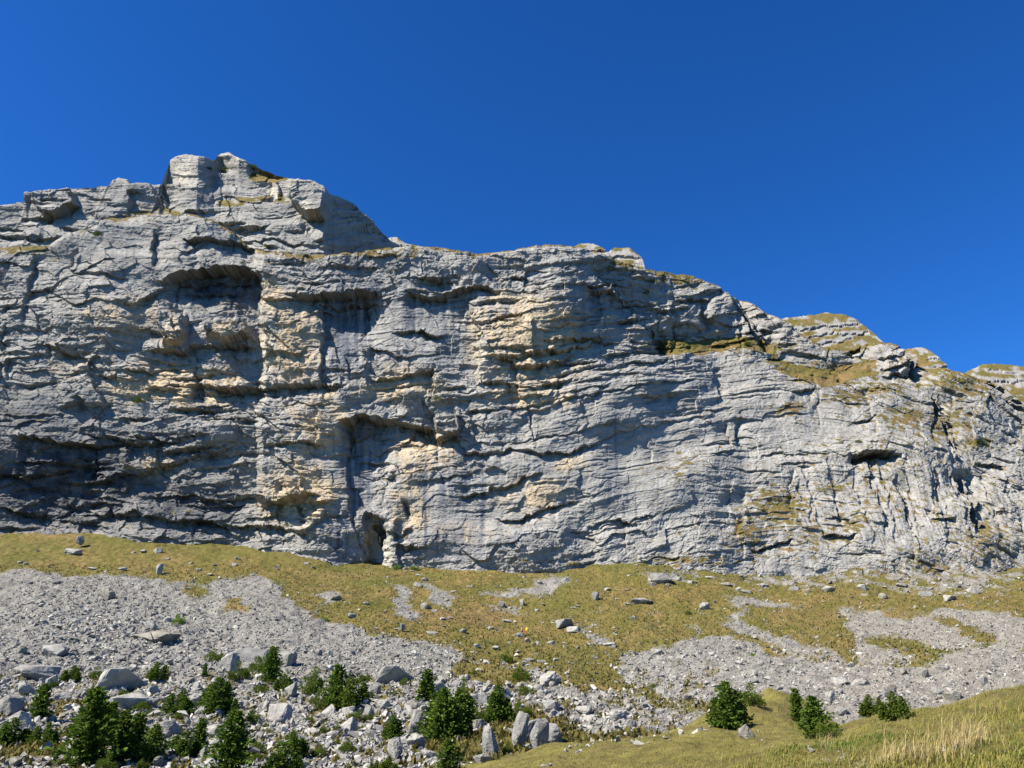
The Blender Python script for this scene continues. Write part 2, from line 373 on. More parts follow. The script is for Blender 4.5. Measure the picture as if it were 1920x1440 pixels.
def cliff_colour(x, y, N, G, T, dz):
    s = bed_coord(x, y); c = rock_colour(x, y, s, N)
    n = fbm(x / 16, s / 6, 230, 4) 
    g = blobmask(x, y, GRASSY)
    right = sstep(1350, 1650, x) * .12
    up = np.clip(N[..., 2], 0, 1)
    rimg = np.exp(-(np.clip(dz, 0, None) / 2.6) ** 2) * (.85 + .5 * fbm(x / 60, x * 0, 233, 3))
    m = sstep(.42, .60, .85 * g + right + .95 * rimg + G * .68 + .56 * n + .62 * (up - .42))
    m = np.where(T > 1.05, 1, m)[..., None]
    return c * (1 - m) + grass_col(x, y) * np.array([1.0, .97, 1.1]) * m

# ------------------------------------------------------------------ main cliff
RIM = [(-320, 480), (0, 466), (100, 464), (140, 442), (180, 434), (210, 414), (260, 408), (330, 401), (360, 406), (400, 418), (440, 438), (470, 466), (500, 473), (560, 478), (640, 481), (700, 477), (760, 469), (820, 467),
       (900, 478), (960, 474), (1000, 464), (1060, 463), (1120, 478), (1160, 492), (1200, 503), (1290, 518), (1340, 540), (1365, 556), (1400, 570), (1430, 588), (1460, 602), (1490, 625), (1540, 652), (1590, 656), (1640, 640),
       (1680, 650), (1700, 666), (1730, 690), (1780, 698), (1850, 716), (1920, 765), (2300, 960)]
FOOT = [(-320, 985), (0, 998), (150, 1008), (300, 1020), (480, 1030), (600, 1038), (690, 1058), (720, 1066), (800, 1054), (900, 1078), (980, 1074), (1050, 1050), (1200, 1052), (1350, 1050), (1450, 1085), (1560, 1095), (1700, 1070), (1850, 1060), (1920, 1085), (2300, 1120)]

def main_ynom(px):
    return np.interp(px, [-320, 0, 250, 480, 500, 620, 700, 1000, 1150, 1250, 1400, 1600, 1800, 1920, 2300], [246, 248, 252, 257, 252, 251, 253, 247, 249, 251, 253, 252, 253, 258, 275])
def main_lean(px):
    return np.interp(px, [-320, 0, 400, 700, 900, 1150, 1350, 1600, 1920, 2300], [.12, .10, .02, .05, .10, .24, .42, .50, .52, .5])

def main_feat(f):
    # large forms of the left half
    f.blob(375, 570, 95, 50, 3.0); f.lip([(312, 520), (340, 508), (400, 504), (450, 506), (486, 512)], 6.0, 58, 22); f.lip([(255, 575), (290, 552), (320, 535)], 2.2, 22, 16); f.lip([(330, 540), (400, 533), (480, 540)], 1.6, 14)
    f.poly([(298, 586), (330, 590), (356, 598), (360, 640), (345, 654), (299, 652)], -6.5, 13)
    f.poly([(380, 606), (400, 598), (440, 597), (476, 610), (478, 640), (430, 646), (385, 634)], -6.0, 14)
    f.lip([(290, 655), (345, 656), (375, 640), (440, 648), (480, 650)], 3.5, 22)
    f.edge([(487, 515), (492, 570), (489, 600), (505, 630), (522, 670), (530, 700)], 3.6, 60, 18, -1, 6)
    f.edge([(600, 570), (602, 620), (598, 680), (602, 730)], 3.5, 70, 20, 1)
    f.lip([(556, 552), (600, 543), (660, 550), (700, 546), (715, 560)], 5.5, 46, 34); f.lip([(590, 566), (640, 574), (700, 570)], 2.0, 30, 20); f.edge([(640, 545), (644, 600)], 1.6, 12, 14, 1); f.edge([(690, 560), (686, 640)], 2.2, 12, 14, -1)
    f.lip([(600, 640), (640, 660), (700, 650)], -1.5, 60)
    f.lip([(360, 723), (440, 726), (560, 716), (640, 723)], 4.5, 24)
    f.lip([(240, 690), (320, 684), (360, 695)], 1.6, 10)
    f.lip([(80, 650), (150, 668), (190, 690)], 2.2, 14)
    f.lip([(350, 442), (400, 446), (440, 452), (470, 462)], 4.0, 34)
    f.edge([(283, 440), (288, 500)], 3.5, 26, 12, 1)
    f.edge([(150, 470), (138, 520), (130, 560)], 2.4, 30, 14, -1)
    f.edge([(60, 480), (48, 540), (40, 600)], 2.4, 26, 14, 1)
    f.lip([(48, 548), (80, 540), (110, 535)], 2.0, 14)
    f.lip([(140, 505), (180, 496), (210, 488)], 1.3, 10)
    f.blob(170, 520, 70, 60, -3.0); f.blob(370, 470, 90, 40, -2.0)
    f.blob(190, 620, 70, 50, -2.5)
    # dark lower left: the wall is undercut in several steps
    f.blob(250, 930, 220, 60, 5.0); f.blob(100, 900, 120, 60, 2.5)
    f.lip([(40, 822), (110, 826), (200, 834), (300, 826)], 3.0, 30)
    f.lip([(150, 745), (170, 770), (175, 800)], 1.8, 25)
    f.lip([(250, 815), (330, 822), (400, 815)], 2.2, 16)
    f.lip([(340, 975), (400, 976), (470, 984)], 4.0, 20)
    f.lip([(0, 885), (60, 890), (130, 880)], 2.4, 20)
    f.lip([(190, 905), (280, 880), (380, 850), (420, 840)], 2.0, 22)
    f.lip([(160, 960), (260, 965), (340, 975)], 2.6, 18)
    f.lip([(0, 950), (40, 955), (80, 962)], 2.6, 24)
    f.lip([(300, 930), (360, 925), (440, 945)], 2.0, 18)
    f.edge([(175, 820), (180, 860), (172, 900)], 3.0, 10, 10, 1)
    f.edge([(160, 700), (190, 760), (170, 790)], 2.0, 30, 14, 1)
    # tan buttress beside the wet streak
    f.poly([(470, 940), (500, 905), (515, 890), (530, 920), (560, 918), (640, 935), (600, 950), (520, 950)], -4.0, 10)
    f.lip([(495, 948), (550, 938), (600, 930)], 4.0, 26); f.lip([(500, 832), (560, 828), (600, 832)], 2.0, 12)
    f.poly([(545, 1000), (590, 955), (620, 950), (600, 985), (570, 1000)], -2.5, 8)
    f.lip([(470, 985), (540, 990), (590, 1000)], 2.4, 18)
    f.edge([(645, 800), (652, 860), (654, 960)], 3.4, 55, 14, 1)
    f.lip([(640, 786), (700, 782), (760, 788), (832, 800)], 6.0, 42)
    f.edge([(712, 815), (716, 880), (730, 960)], 1.4, 24, 16, -1)
    f.poly([(684, 962), (700, 962), (730, 976), (724, 1010), (718, 1050), (724, 1090), (676, 1090), (684, 1020)], 5.0, 8)
    f.poly([(704, 988), (722, 982), (718, 1026), (708, 1016)], 4.5, 4)
    f.edge([(655, 960), (668, 1010), (682, 1060)], 2.0, 14, 14, 1)
    f.poly([(726, 985), (745, 975), (748, 1040), (760, 1075), (722, 1075)], -2.5, 8)
    f.edge([(748, 945), (756, 975)], 3.5, 14, 8, 1); f.blob(737, 897, 7, 9, 3.5); f.lip([(745, 1022), (790, 1026)], 2.5, 10)
    # centre
    f.lip([(770, 548), (815, 556), (870, 534), (930, 540)], 4.5, 24); f.lip([(780, 527), (830, 522), (862, 512)], 3.0, 14)
    f.lip([(940, 516), (965, 512), (985, 520)], 2.4, 12); f.blob(945, 525, 22, 12, -2.5)
    f.blob(980, 620, 90, 70, -4.5); f.blob(910, 650, 30, 60, -2.0)
    f.edge([(880, 570), (905, 640), (900, 690)], 2.8, 40, 20, -1)
    f.poly([(925, 603), (955, 592), (985, 590), (980, 606), (940, 612)], 5.0, 5)
    f.lip([(900, 600), (930, 596)], 2.0, 8)
    f.lip([(940, 668), (980, 690), (1030, 678), (1070, 664)], 3.4, 20); f.lip([(950, 652), (1000, 660), (1090, 650)], 1.8, 9); f.lip([(1020, 640), (1100, 634), (1150, 640)], 2.0, 9)
    f.lip([(900, 720), (945, 716), (960, 728)], 2.4, 12); f.lip([(960, 720), (1010, 726), (1060, 715)], 1.6, 9)
    f.lip([(745, 625), (790, 620), (820, 630)], 3.0, 14); f.lip([(700, 655), (730, 660), (760, 672)], 2.0, 12)
    f.lip([(705, 714), (760, 708), (800, 696), (818, 700)], 3.0, 16); f.edge([(817, 695), (820, 735)], 2.5, 30, 10, -1)
    f.poly([(817, 790), (862, 782), (864, 812), (822, 824)], -5.0, 5); f.lip([(815, 826), (840, 822), (864, 812)], 3.0, 12)
    f.edge([(818, 775), (820, 822)], 2.5, 40, 10, -1); f.lip([(756, 795), (800, 800), (820, 812)], 2.6, 14)
    f.lip([(868, 850), (900, 852), (960, 840), (1010, 848), (1060, 846), (1115, 828)], 2.5, 12); f.lip([(1110, 828), (1180, 802), (1260, 786), (1330, 780)], 1.0, 8, 30)
    f.lip([(880, 832), (960, 826), (1060, 812), (1150, 792)], 1.0, 6); f.lip([(870, 770), (980, 762), (1100, 745), (1200, 722), (1290, 712)], 1.3, 7)
    f.lip([(866, 928), (920, 915), (970, 902), (1008, 884)], 2.6, 12); f.lip([(935, 968), (975, 974), (1015, 952), (1080, 936)], 2.8, 13)
    f.lip([(780, 905), (850, 892), (900, 882)], 1.0, 6); f.lip([(700, 898), (800, 886), (870, 868)], .9, 5)
    f.lip([(1110, 985), (1160, 972), (1190, 980)], 1.8, 9); f.lip([(1060, 1000), (1120, 990), (1230, 960)], 1.2, 7)
    f.lip([(1080, 1005), (1170, 985)], 1.0, 6)
    # the big rounded buttress with its shaded right flank
    f.edge([(1085, 505), (1100, 525), (1150, 560), (1180, 590), (1222, 650)], 9.0, 75, 22, 1, 34)
    f.blob(1060, 540, 60, 60, -3.0); f.lip([(1100, 548), (1140, 552), (1170, 566)], 3.0, 24)
    f.lip([(1110, 690), (1180, 680), (1250, 672)], 1.6, 8)
    f.edge([(1220, 620), (1232, 655)], 3.0, 14, 8, 1)
    f.lip([(1275, 560), (1300, 556), (1325, 562)], 3.4, 16)
    f.edge([(1360, 560), (1378, 590), (1405, 625), (1418, 650)], 7.0, 34, 12, 1, 14)
    f.edge([(1310, 570), (1318, 620)], 3.0, 18, 10, 1)
    f.blob(1395, 625, 20, 20, -2.5); f.blob(1340, 600, 25, 30, -3)
    f.edge([(1255, 560), (1262, 640)], 2.2, 22, 14, 1)
    f.ledge([(1230, 660), (1300, 662), (1380, 652), (1450, 668)], 4.0, 22, 50)
    f.ledge([(1440, 690), (1500, 715), (1560, 725), (1640, 700)], 5.0, 30, 60)
    f.edge([(1368, 795), (1372, 830)], 3.0, 16, 8, -1); f.edge([(1376, 790), (1380, 835)], 2.2, 20, 10, 1)
    # right end
    f.edge([(1690, 650), (1698, 680), (1712, 718)], 6.5, 34, 12, 1, 8)
    f.poly([(1655, 655), (1695, 650), (1705, 690), (1690, 712), (1660, 690)], -2, 10)
    f.lip([(1650, 664), (1690, 668)], 2.4, 9); f.lip([(1656, 682), (1696, 684)], 2.2, 8); f.lip([(1664, 698), (1702, 702)], 2.2, 9)
    f.lip([(1585, 658), (1610, 652)], 3.0, 10)
    f.edge([(1740, 745), (1760, 780), (1785, 820), (1800, 862)], 3.6, 22, 14, 1); f.edge([(1850, 722), (1885, 752), (1925, 790)], 6.0, 18, 10, 1)
    f.lip([(1596, 850), (1630, 848), (1672, 854)], 6.5, 16); f.poly([(1594, 849), (1672, 849), (1672, 868), (1600, 868)], 3.0, 5)
    f.lip([(1840, 865), (1885, 872)], 4.0, 14); f.lip([(1486, 735), (1514, 730)], 3.5, 10)
    f.edge([(1796, 885), (1812, 930), (1826, 990)], 5.5, 34, 14, 1, 8)
    f.edge([(1680, 900), (1700, 970), (1722, 1020)], 2.4, 22, 20, 1); f.edge([(1640, 920), (1660, 990)], 1.8, 16, 20, 1)
    f.edge([(1740, 870), (1770, 960)], 1.6, 18, 20, 1); f.lip([(1755, 975), (1785, 972)], 2.6, 10)
    f.lip([(1416, 1030), (1450, 1018), (1484, 1008)], 3.0, 11); f.lip([(1545, 1003), (1592, 1004)], 3.5, 10); f.lip([(1562, 972), (1600, 976)], 2.6, 8)
    f.lip([(1600, 790), (1640, 778)], 2.0, 7); f.lip([(1330, 850), (1400, 842)], 1.0, 6)
    f.edge([(1560, 700), (1590, 720), (1640, 750)], 2.0, 18, 14, 1)
    f.edge([(1400, 930), (1392, 1000), (1400, 1040)], 1.5, 40, 20, -1)
    rk_ = np.random.RandomState(12)
    for q in range(60):
        xx = rk_.uniform(0, 1900); yy = rk_.uniform(np.interp(xx, [p[0] for p in RIM], [p[1] for p in RIM]) + 20, 980); hh = rk_.uniform(25, 110); sl = rk_.uniform(-.15, .25)
        f.edge([(xx, yy), (xx + sl * hh * .5 + rk_.uniform(-5, 5), yy + hh * .5), (xx + sl * hh, yy + hh)], rk_.uniform(.6, 1.8), rk_.uniform(6, 26), 12, rk_.choice([-1, 1]), 3)
    for q in range(9):
        xx = 1500 + q * 47; f.edge([(xx, 860 + 8 * (q % 3)), (xx + 40, 1010)], .9 + .3 * (q % 2), 12, 40, 1)

def main_rough(x, y):
    smooth = blobmask(x, y, [(1200, 920, 170, 80, 1.0), (1050, 800, 120, 35, .8), (850, 950, 110, 70, .75), (230, 470, 160, 50, .6), (60, 740, 90, 50, .6), (650, 880, 40, 90, .9), (1450, 850, 150, 70, .6), (1000, 620, 60, 40, .5), (330, 620, 90, 70, .7), (1350, 700, 160, 60, .6), (230, 470, 230, 90, .9), (60, 760, 140, 60, .7), (800, 600, 80, 80, .7), (640, 620, 50, 80, .7), (1650, 800, 160, 80, .7), (1620, 950, 280, 150, .95), (1560, 780, 300, 110, .85), (1200, 860, 260, 170, 1.0), (860, 960, 130, 90, .9), (780, 620, 110, 90, .8), (1120, 880, 250, 130, .9)])
    st = 1.05 - .5 * blobmask(x, y, [(850, 960, 120, 90, .9), (250, 500, 200, 70, 1.0), (560, 640, 60, 80, .7), (640, 600, 60, 60, .6), (1200, 930, 150, 60, .6), (670, 860, 40, 90, .8), (850, 960, 90, 60, .55)])
    D = rough(x, y, 100, 1.0, st, smooth)
    D = D + lenses(x, y, 333, [(880, 1300, 560, 770, 44, 50, 1.9, 8), (0, 480, 690, 990, 50, 46, 2.2, 11), (480, 900, 680, 980, 20, 40, 1.6, 8), (1000, 1400, 760, 1020, 16, 60, .9, 4.5), (1380, 1920, 720, 1050, 52, 34, 1.2, 5),
                               (0, 480, 480, 690, 16, 50, 1.6, 11), (480, 1200, 485, 560, 16, 60, 1.5, 8), (1200, 1480, 520, 660, 16, 32, 2.0, 9)])
    run = blobmask(x, y, [(1720, 950, 110, 80, 1.0), (1560, 920, 120, 90, .5), (1880, 930, 60, 90, .7)])
    xx = x - .45 * (y - 900)
    return D + run * (.7 * np.abs(noise(xx / 13, y / 90, 300)) + .4 * np.abs(noise(xx / 5.5, y / 50, 301)))

cliff, cpx, cpy, cV = build_wall('cliff', -190, 2110, 1240, 600, RIM, main_ynom, main_lean, FOOT, 5.0, main_feat, main_rough, cliff_colour, back=45, Yref=262., rimrough=2.6, seed=1)
tag(cliff, 'long layered grey and tan limestone cliff above the meadow', 'cliff', kind='structure')
_vis = np.zeros(cpx.shape, bool); _vis[:600] = True
_cf = np.stack([cpx[_vis], cpy[_vis]], -1); _cw = cV[_vis]
def on_cliff(px, py):
    d = (_cf[:, 0] - px) ** 2 + (_cf[:, 1] - py) ** 2
    k = np.nonzero(d < max(d.min() * 1.5, 2.0))[0]
    return Vector(_cw[k[np.argmin(_cw[k, 1])]])

# ------------------------------------------------------------------ summit block behind the left rim
PRIM = [(-320, 400), (0, 386), (50, 377), (56, 362), (76, 357), (130, 354), (180, 351), (204, 349), (212, 337), (222, 333), (240, 337), (246, 346), (304, 345), (306, 324), (318, 305), (348, 292), (372, 294), (400, 298), (412, 291), (430, 288), (452, 298), (480, 312), (530, 331), (560, 338), (592, 341), (608, 350),
        (616, 362), (640, 370), (662, 380), (690, 408), (712, 432), (735, 452), (770, 470), (800, 480)]
def peak_ynom(px):
    return np.interp(px, [-320, 0, 50, 60, 200, 304, 306, 375, 400, 414, 448, 560, 612, 660, 700, 760, 830], [290, 290, 292, 286, 288, 292, 297, 292, 295, 299, 294, 291, 291, 312, 328, 350, 366])
def peak_feat(f):
    f.ledge([(400, 388), (450, 380), (520, 378), (545, 382)], 2.4, 11, 70); f.ledge([(470, 338), (500, 342), (540, 345)], 3.5, 18, 60); f.ledge([(240, 410), (300, 402), (340, 404)], 2, 8, 40)
    f.poly([(543, 368), (560, 358), (605, 358), (620, 372), (618, 402), (575, 410), (560, 395)], -5.0, 7); f.lip([(570, 409), (620, 404)], 4.5, 22)
    f.edge([(572, 378), (578, 412)], 4.0, 26, 8, -1, 14); f.edge([(518, 345), (522, 376)], 4.0, 26, 6, -1, 14); f.edge([(520, 345), (524, 374)], 2.0, 20, 6, 1)
    f.D -= np.interp(f.rx, [304, 306, 372], [0, 5, 0]) * sstep(346, 352, f.ry) + np.interp(f.rx, [400, 414, 446], [0, 4, 0]) * sstep(318, 328, f.ry); f.edge([(380, 300), (390, 350)], 2.5, 60, 8, 1, 8)
    pass
    f.poly([(56, 362), (76, 358), (140, 362), (142, 395), (100, 412), (62, 390)], -4.5, 8); f.lip([(78, 402), (100, 398), (140, 390)], 6, 16)
    f.edge([(184, 352), (188, 410)], 2.0, 20, 8, -1); f.edge([(236, 360), (240, 402)], 3.0, 20, 8, 1)
    f.edge([(298, 352), (315, 392)], 3.5, 22, 8, 1); f.lip([(190, 408), (240, 404), (270, 404)], 2, 8)
    f.lip([(0, 440), (60, 444), (110, 446)], 2.0, 10); f.lip([(350, 400), (385, 400)], 2.5, 10)
    f.lip([(440, 430), (500, 424)], 2, 8); f.lip([(440, 450), (500, 446), (560, 452)], 2, 8)
    f.edge([(612, 362), (616, 410), (604, 450)], 3.0, 90, 12, 1)
def peak_rough(x, y): return rough(x, y, 500, .75, 1.05, .45) * (1 + 2.0 * sstep(610, 650, x)) + lenses(x, y, 555, [(615, 740, 380, 465, 16, 40, 3.5, 5), (0, 600, 400, 470, 16, 40, 1.8, 7), (380, 540, 390, 460, 10, 40, 1.6, 6), (60, 300, 355, 400, 8, 30, 1.6, 6)])
def peak_colour(x, y, N, G, T, dz):
    s = bed_coord(x, y); c = rock_colour(x, y, s, N); n = fbm(x / 16, s / 6, 530, 4)
    g = blobmask(x, y, [(490, 332, 40, 8, .8), (560, 345, 30, 6, .6), (150, 358, 40, 5, .6), (420, 312, 40, 8, .4)])
    m = sstep(.45, .62, g + G * .8 + .4 * n + .5 * (np.clip(N[..., 2], 0, 1) - .45)); m = np.where(T > 1.05, .6, m)[..., None]
    return c * (1 - m) + grass_col(x, y) * m
FP = [(-320, 500), (450, 500), (800, 515)]
peak, ppx, ppy, pV = build_wall('peak', -190, 800, 520, 190, PRIM, peak_ynom, lambda px: .12 + 0 * px, FP, 1.8, peak_feat, peak_rough, peak_colour, back=50, back_slope=.0, Yref=300., rimrough=2.0, seed=2)
tag(peak, 'blocky limestone summit standing behind the left rim of the cliff', 'peak', kind='structure')

# ------------------------------------------------------------------ grassy hills and knolls behind the right rim
def hill(rim, foot, Y, nc, nr, seed, label, bands, gw=.62, R=3.0, lean=.9):
    def col(x, y, N, G, T, dz):
        s = y + .12 * (x - 1550); c = rock_colour(x, y, s, N) * .95; g = gw + .55 * fbm(x / 26, y / 12, seed + 5, 4)
        for (pts, wd) in bands:
            yy = np.interp(x, [p[0] for p in pts], [p[1] for p in pts]); on = (x > pts[0][0]) & (x < pts[-1][0])
            g = g - .75 * np.exp(-((y - yy) / wd) ** 2) * on
        m = sstep(.35, .55, g); m = np.where(T > 1.05, 1, m)[..., None]
        return c * (1 - m) + grass_col(x, y, 3) * m
    def ft(f):
        for (pts, wd) in bands: f.lip(pts, 1.8, wd)
    o, a, b, v = build_wall('ridge', rim[0][0], rim[-1][0], nc, nr, rim, lambda px: Y + 0 * px, lambda px: lean + 0 * px, foot, R, ft, lambda x, y: .7 * rough(x, y, seed, .6, 1.0, .5), col, back=40, back_slope=-.02, Yref=float(Y), rimrough=1.6, seed=seed)
    return tag(o, label, 'ridge', kind='structure')
hill([(1380, 650), (1440, 612), (1465, 599), (1500, 596), (1545, 590), (1590, 593), (1615, 601), (1640, 621), (1670, 640), (1700, 657), (1740, 690), (1800, 740)], [(1380, 720), (1800, 770)], 305, 260, 90, 700,
     'rounded hill of pale rock bands and dry grass behind the right shoulder of the cliff', [([(1478, 622), (1540, 612), (1620, 606)], 4), ([(1490, 640), (1545, 625), (1630, 622)], 4), ([(1500, 652), (1560, 640), (1600, 632)], 4)], .60)
hill([(1620, 720), (1660, 680), (1700, 655), (1725, 652), (1770, 660), (1810, 668), (1835, 684), (1860, 704), (1900, 745)], [(1620, 790), (1900, 790)], 300, 200, 70, 720,
     'dry grass hilltop with grey slabs, second ridge from the right edge', [([(1740, 672), (1790, 672), (1830, 690)], 5), ([(1750, 690), (1850, 700)], 6)], .55)
hill([(1780, 730), (1815, 695), (1840, 684), (1880, 685), (1920, 691), (2150, 740)], [(1780, 780), (2150, 830)], 330, 160, 50, 740,
     'golden dry grass hilltop at the right edge of the skyline', [([(1800, 712), (1920, 716), (2100, 735)], 6), ([(1850, 696), (1960, 702)], 3)], .62)
hill([(1045, 490), (1070, 468), (1085, 461), (1110, 460), (1130, 470), (1150, 484), (1165, 500)], [(1045, 520), (1165, 520)], 292, 120, 40, 760,
     'left of two layered grey rock knolls above the middle rim', [([(1060, 472), (1150, 478)], 4)], .42, 2.0, .5)
hill([(1122, 498), (1135, 478), (1152, 466), (1178, 469), (1200, 484), (1218, 500), (1235, 515)], [(1122, 530), (1235, 530)], 290, 120, 40, 780,
     'right of two layered grey rock knolls above the middle rim', [([(1130, 480), (1210, 486)], 4)], .42, 2.0, .5)
hill([(640, 500), (700, 462), (728, 448), (745, 446), (765, 458), (800, 465), (860, 474), (900, 490)], [(640, 520), (900, 520)], 345, 140, 30, 790,
     'low rocky hump with dry grass behind the saddle right of the summit', [([(730, 455), (770, 462)], 5)], .5, 2.0, .5)

# ------------------------------------------------------------------ ground
YT = np.array([20, 35, 50, 70, 100, 150, 200, 235, 262.])
VT = {-300: [1600, 1500, 1440, 1365, 1275, 1165, 1070, 1010, 960], 0: [1600, 1500, 1440, 1368, 1280, 1172, 1078, 1025, 985], 480: [1600, 1500, 1440, 1372, 1300, 1200, 1110, 1060, 1020],
      700: [1600, 1500, 1440, 1375, 1310, 1222, 1135, 1085, 1050], 960: [1600, 1500, 1440, 1372, 1310, 1240, 1168, 1100, 1055], 1200: [1600, 1500, 1430, 1365, 1305, 1240, 1160, 1085, 1035],
      1440: [1600, 1480, 1410, 1350, 1290, 1235, 1160, 1105, 1065], 1700: [1580, 1460, 1400, 1335, 1275, 1222, 1160, 1112, 1065], 1920: [1560, 1440, 1390, 1320, 1262, 1210, 1155, 1110, 1060], 2250: [1540, 1420, 1370, 1300, 1240, 1190, 1140, 1100, 1050]}
YN = np.array([3, 5, 8, 12, 16, 20, 26, 32, 40, 50, 70.])
NT = {-300: [2600, 2200, 1950, 1800, 1720, 1670, 1640, 1630, 1640, 1700, 1800], 300: [2500, 2100, 1880, 1730, 1640, 1590, 1560, 1550, 1560, 1620, 1800], 700: [2400, 2000, 1800, 1660, 1570, 1520, 1490, 1480, 1490, 1560, 1800], 900: [2300, 1930, 1730, 1590, 1510, 1468, 1445, 1436, 1442, 1500, 1800],
      1050: [2200, 1850, 1660, 1540, 1470, 1430, 1403, 1394, 1404, 1450, 1800], 1300: [2050, 1740, 1570, 1470, 1425, 1402, 1385, 1378, 1386, 1440, 1800], 1500: [1930, 1650, 1500, 1425, 1396, 1384, 1380, 1386, 1402, 1460, 1800],
      1700: [1800, 1560, 1430, 1370, 1346, 1338, 1345, 1365, 1400, 1470, 1800], 1920: [1640, 1470, 1372, 1316, 1292, 1288, 1306, 1345, 1400, 1480, 1800], 2250: [1500, 1380, 1300, 1250, 1225, 1220, 1240, 1290, 1360, 1450, 1800]}
def table(T, yv, q, Y):
    ks = sorted(T); A = np.array([slope_of(T[k]) for k in ks])
    ly = np.log(yv); L = np.log(np.clip(Y, yv[0], yv[-1]))
    iy = np.clip(np.searchsorted(ly, L) - 1, 0, len(yv) - 2); fy = (L - ly[iy]) / (ly[iy + 1] - ly[iy])
    qq = np.clip(q, ks[0], ks[-1]); ka = np.array(ks, float)
    ix = np.clip(np.searchsorted(ka, qq) - 1, 0, len(ks) - 2); fx = (qq - ka[ix]) / (ka[ix + 1] - ka[ix]); fx = fx * fx * (3 - 2 * fx) * .5 + fx * .5
    g = lambda a, b: A[a, b]
    return (g(ix, iy) * (1 - fx) + g(ix + 1, iy) * fx) * (1 - fy) + (g(ix, iy + 1) * (1 - fx) + g(ix + 1, iy + 1) * fx) * fy

SCREE = [[(1086, 1180), (1102, 1182), (1152, 1203), (1152, 1218), (1128, 1211)], [(792, 1092), (832, 1110), (856, 1132), (838, 1142), (800, 1116)], [(1284, 1166), (1296, 1168), (1318, 1184), (1306, 1185)], [(922, 1134), (968, 1140), (972, 1147), (926, 1141)], [(-400, 1080), (-60, 1078), (60, 1068), (130, 1073), (250, 1077), (330, 1094), (420, 1086), (480, 1080), (520, 1096), (530, 1118), (570, 1138), (620, 1162), (680, 1186), (760, 1200), (850, 1215), (872, 1240), (960, 1248), (1010, 1254), (1060, 1280), (1180, 1305), (1260, 1328), (1330, 1338), (1340, 1372), (1100, 1384), (1000, 1460), (900, 1560), (-400, 1600)],
         [(735, 1105), (760, 1100), (775, 1130), (777, 1165), (762, 1166), (740, 1140)], [(900, 1110), (970, 1106), (1000, 1090), (1040, 1076), (1078, 1083), (1040, 1110), (990, 1119), (920, 1121)], [(585, 1108), (625, 1105), (640, 1125), (610, 1132)],
         [(1160, 1222), (1240, 1226), (1290, 1212), (1329, 1194), (1377, 1192), (1440, 1215), (1500, 1232), (1603, 1240), (1700, 1250), (1767, 1236), (1872, 1208), (1990, 1230), (2300, 1240), (2300, 1450), (1500, 1420), (1350, 1340), (1260, 1315), (1165, 1262)],
         [(1355, 1122), (1424, 1121), (1504, 1139), (1439, 1142), (1398, 1138), (1402, 1166), (1493, 1200), (1600, 1240), (1500, 1232), (1351, 1166), (1395, 1155)],
         [(1570, 1137), (1639, 1143), (1705, 1164), (1723, 1148), (1803, 1143), (1920, 1158), (2300, 1170), (2300, 1260), (1872, 1212), (1840, 1210), (1700, 1240), (1605, 1236), (1600, 1195)]]
ISLES = [[(1399, 1139), (1512, 1142), (1566, 1159), (1599, 1195), (1603, 1235), (1548, 1221), (1475, 1188), (1402, 1159)], [(1741, 1155), (1803, 1166), (1840, 1184), (1871, 1206), (1840, 1208), (1789, 1181), (1745, 1168)], [(1606, 1192), (1676, 1192), (1745, 1210), (1767, 1232), (1723, 1237), (1668, 1221), (1621, 1203)],
         [(335, 1100), (385, 1098), (395, 1112), (355, 1120)], [(410, 1130), (455, 1128), (460, 1150), (415, 1152)], [(1400, 1200), (1440, 1204), (1470, 1225), (1430, 1222)],
         [(770, 1380), (860, 1372), (980, 1325), (1080, 1345), (1100, 1400), (900, 1440), (800, 1410)], [(850, 1240), (960, 1250), (1000, 1275), (930, 1280), (840, 1262)], [(0, 1400), (100, 1395), (110, 1420), (0, 1430)], [(90, 1318), (150, 1315), (160, 1330), (100, 1338)]]

NC, NR = 700, 470
ta = np.linspace(-.95, .95, NC); Yr_ = np.concatenate([np.linspace(-14, 2.2, 12), np.geomspace(2.6, 60, 158)[:-1], np.linspace(60, 268, 301)])
TA, YY = np.meshgrid(ta, Yr_); GX = TA * np.sqrt(YY ** 2 + 6.0)
qv = 960 + TA * F * 1.05
qn = 960 + TA * F * 1.085
Zv = table(VT, YT, qv, YY) * YY
Zn = table(NT, YN, qn, YY) * np.clip(YY, 3, None)
mound = np.exp(-(np.abs((qn - 1445 - 3 * (YY - 37)) / 118.) ** 2.2) - (np.abs(YY - 38) / 8.5) ** 2.4)
Zn = Zn + 1.95 * mound * (1 + .22 * fbm(GX / 2.2, YY / 3.5, 491, 3)) + .22 * mound * noise(GX / .8, YY / 1.6, 493) + .35 * np.exp(-((qn - 1660) / 60.) ** 2 - ((YY - 30) / 5.) ** 2)
Zn = np.where(YY < 3, np.minimum(Zn, -1.2 + .24 * GX), Zn)
wN = sstep(-1.0, 1.0, Zn - Zv)                       # near grassy rise over the far slope
GZ = np.where(YY < 18, np.maximum(Zn, -30), Zv * (1 - wN) + Zn * wN)
wN = np.where(YY < 18, 1, wN)
gpx, gpy = proj(GX, np.clip(YY, 1.2, None), GZ)
wx = gpx + 14 * fbm(gpx / 40, gpy / 16, 401, 5, .6); wy = gpy + 7 * fbm(gpx / 45, gpy / 14, 402, 5, .62)
sm = np.zeros(gpx.shape); sd_ = np.full(gpx.shape, -99.)
for pl in SCREE: sd_ = np.maximum(sd_, in_poly(wx, wy, pl))
sm = sstep(-2, 4, sd_); fringe = sstep(-20, -1, sd_) * (1 - sm)
for pl in ISLES: sm = sm * (1 - sstep(-4, 4, in_poly(wx, wy, pl)))
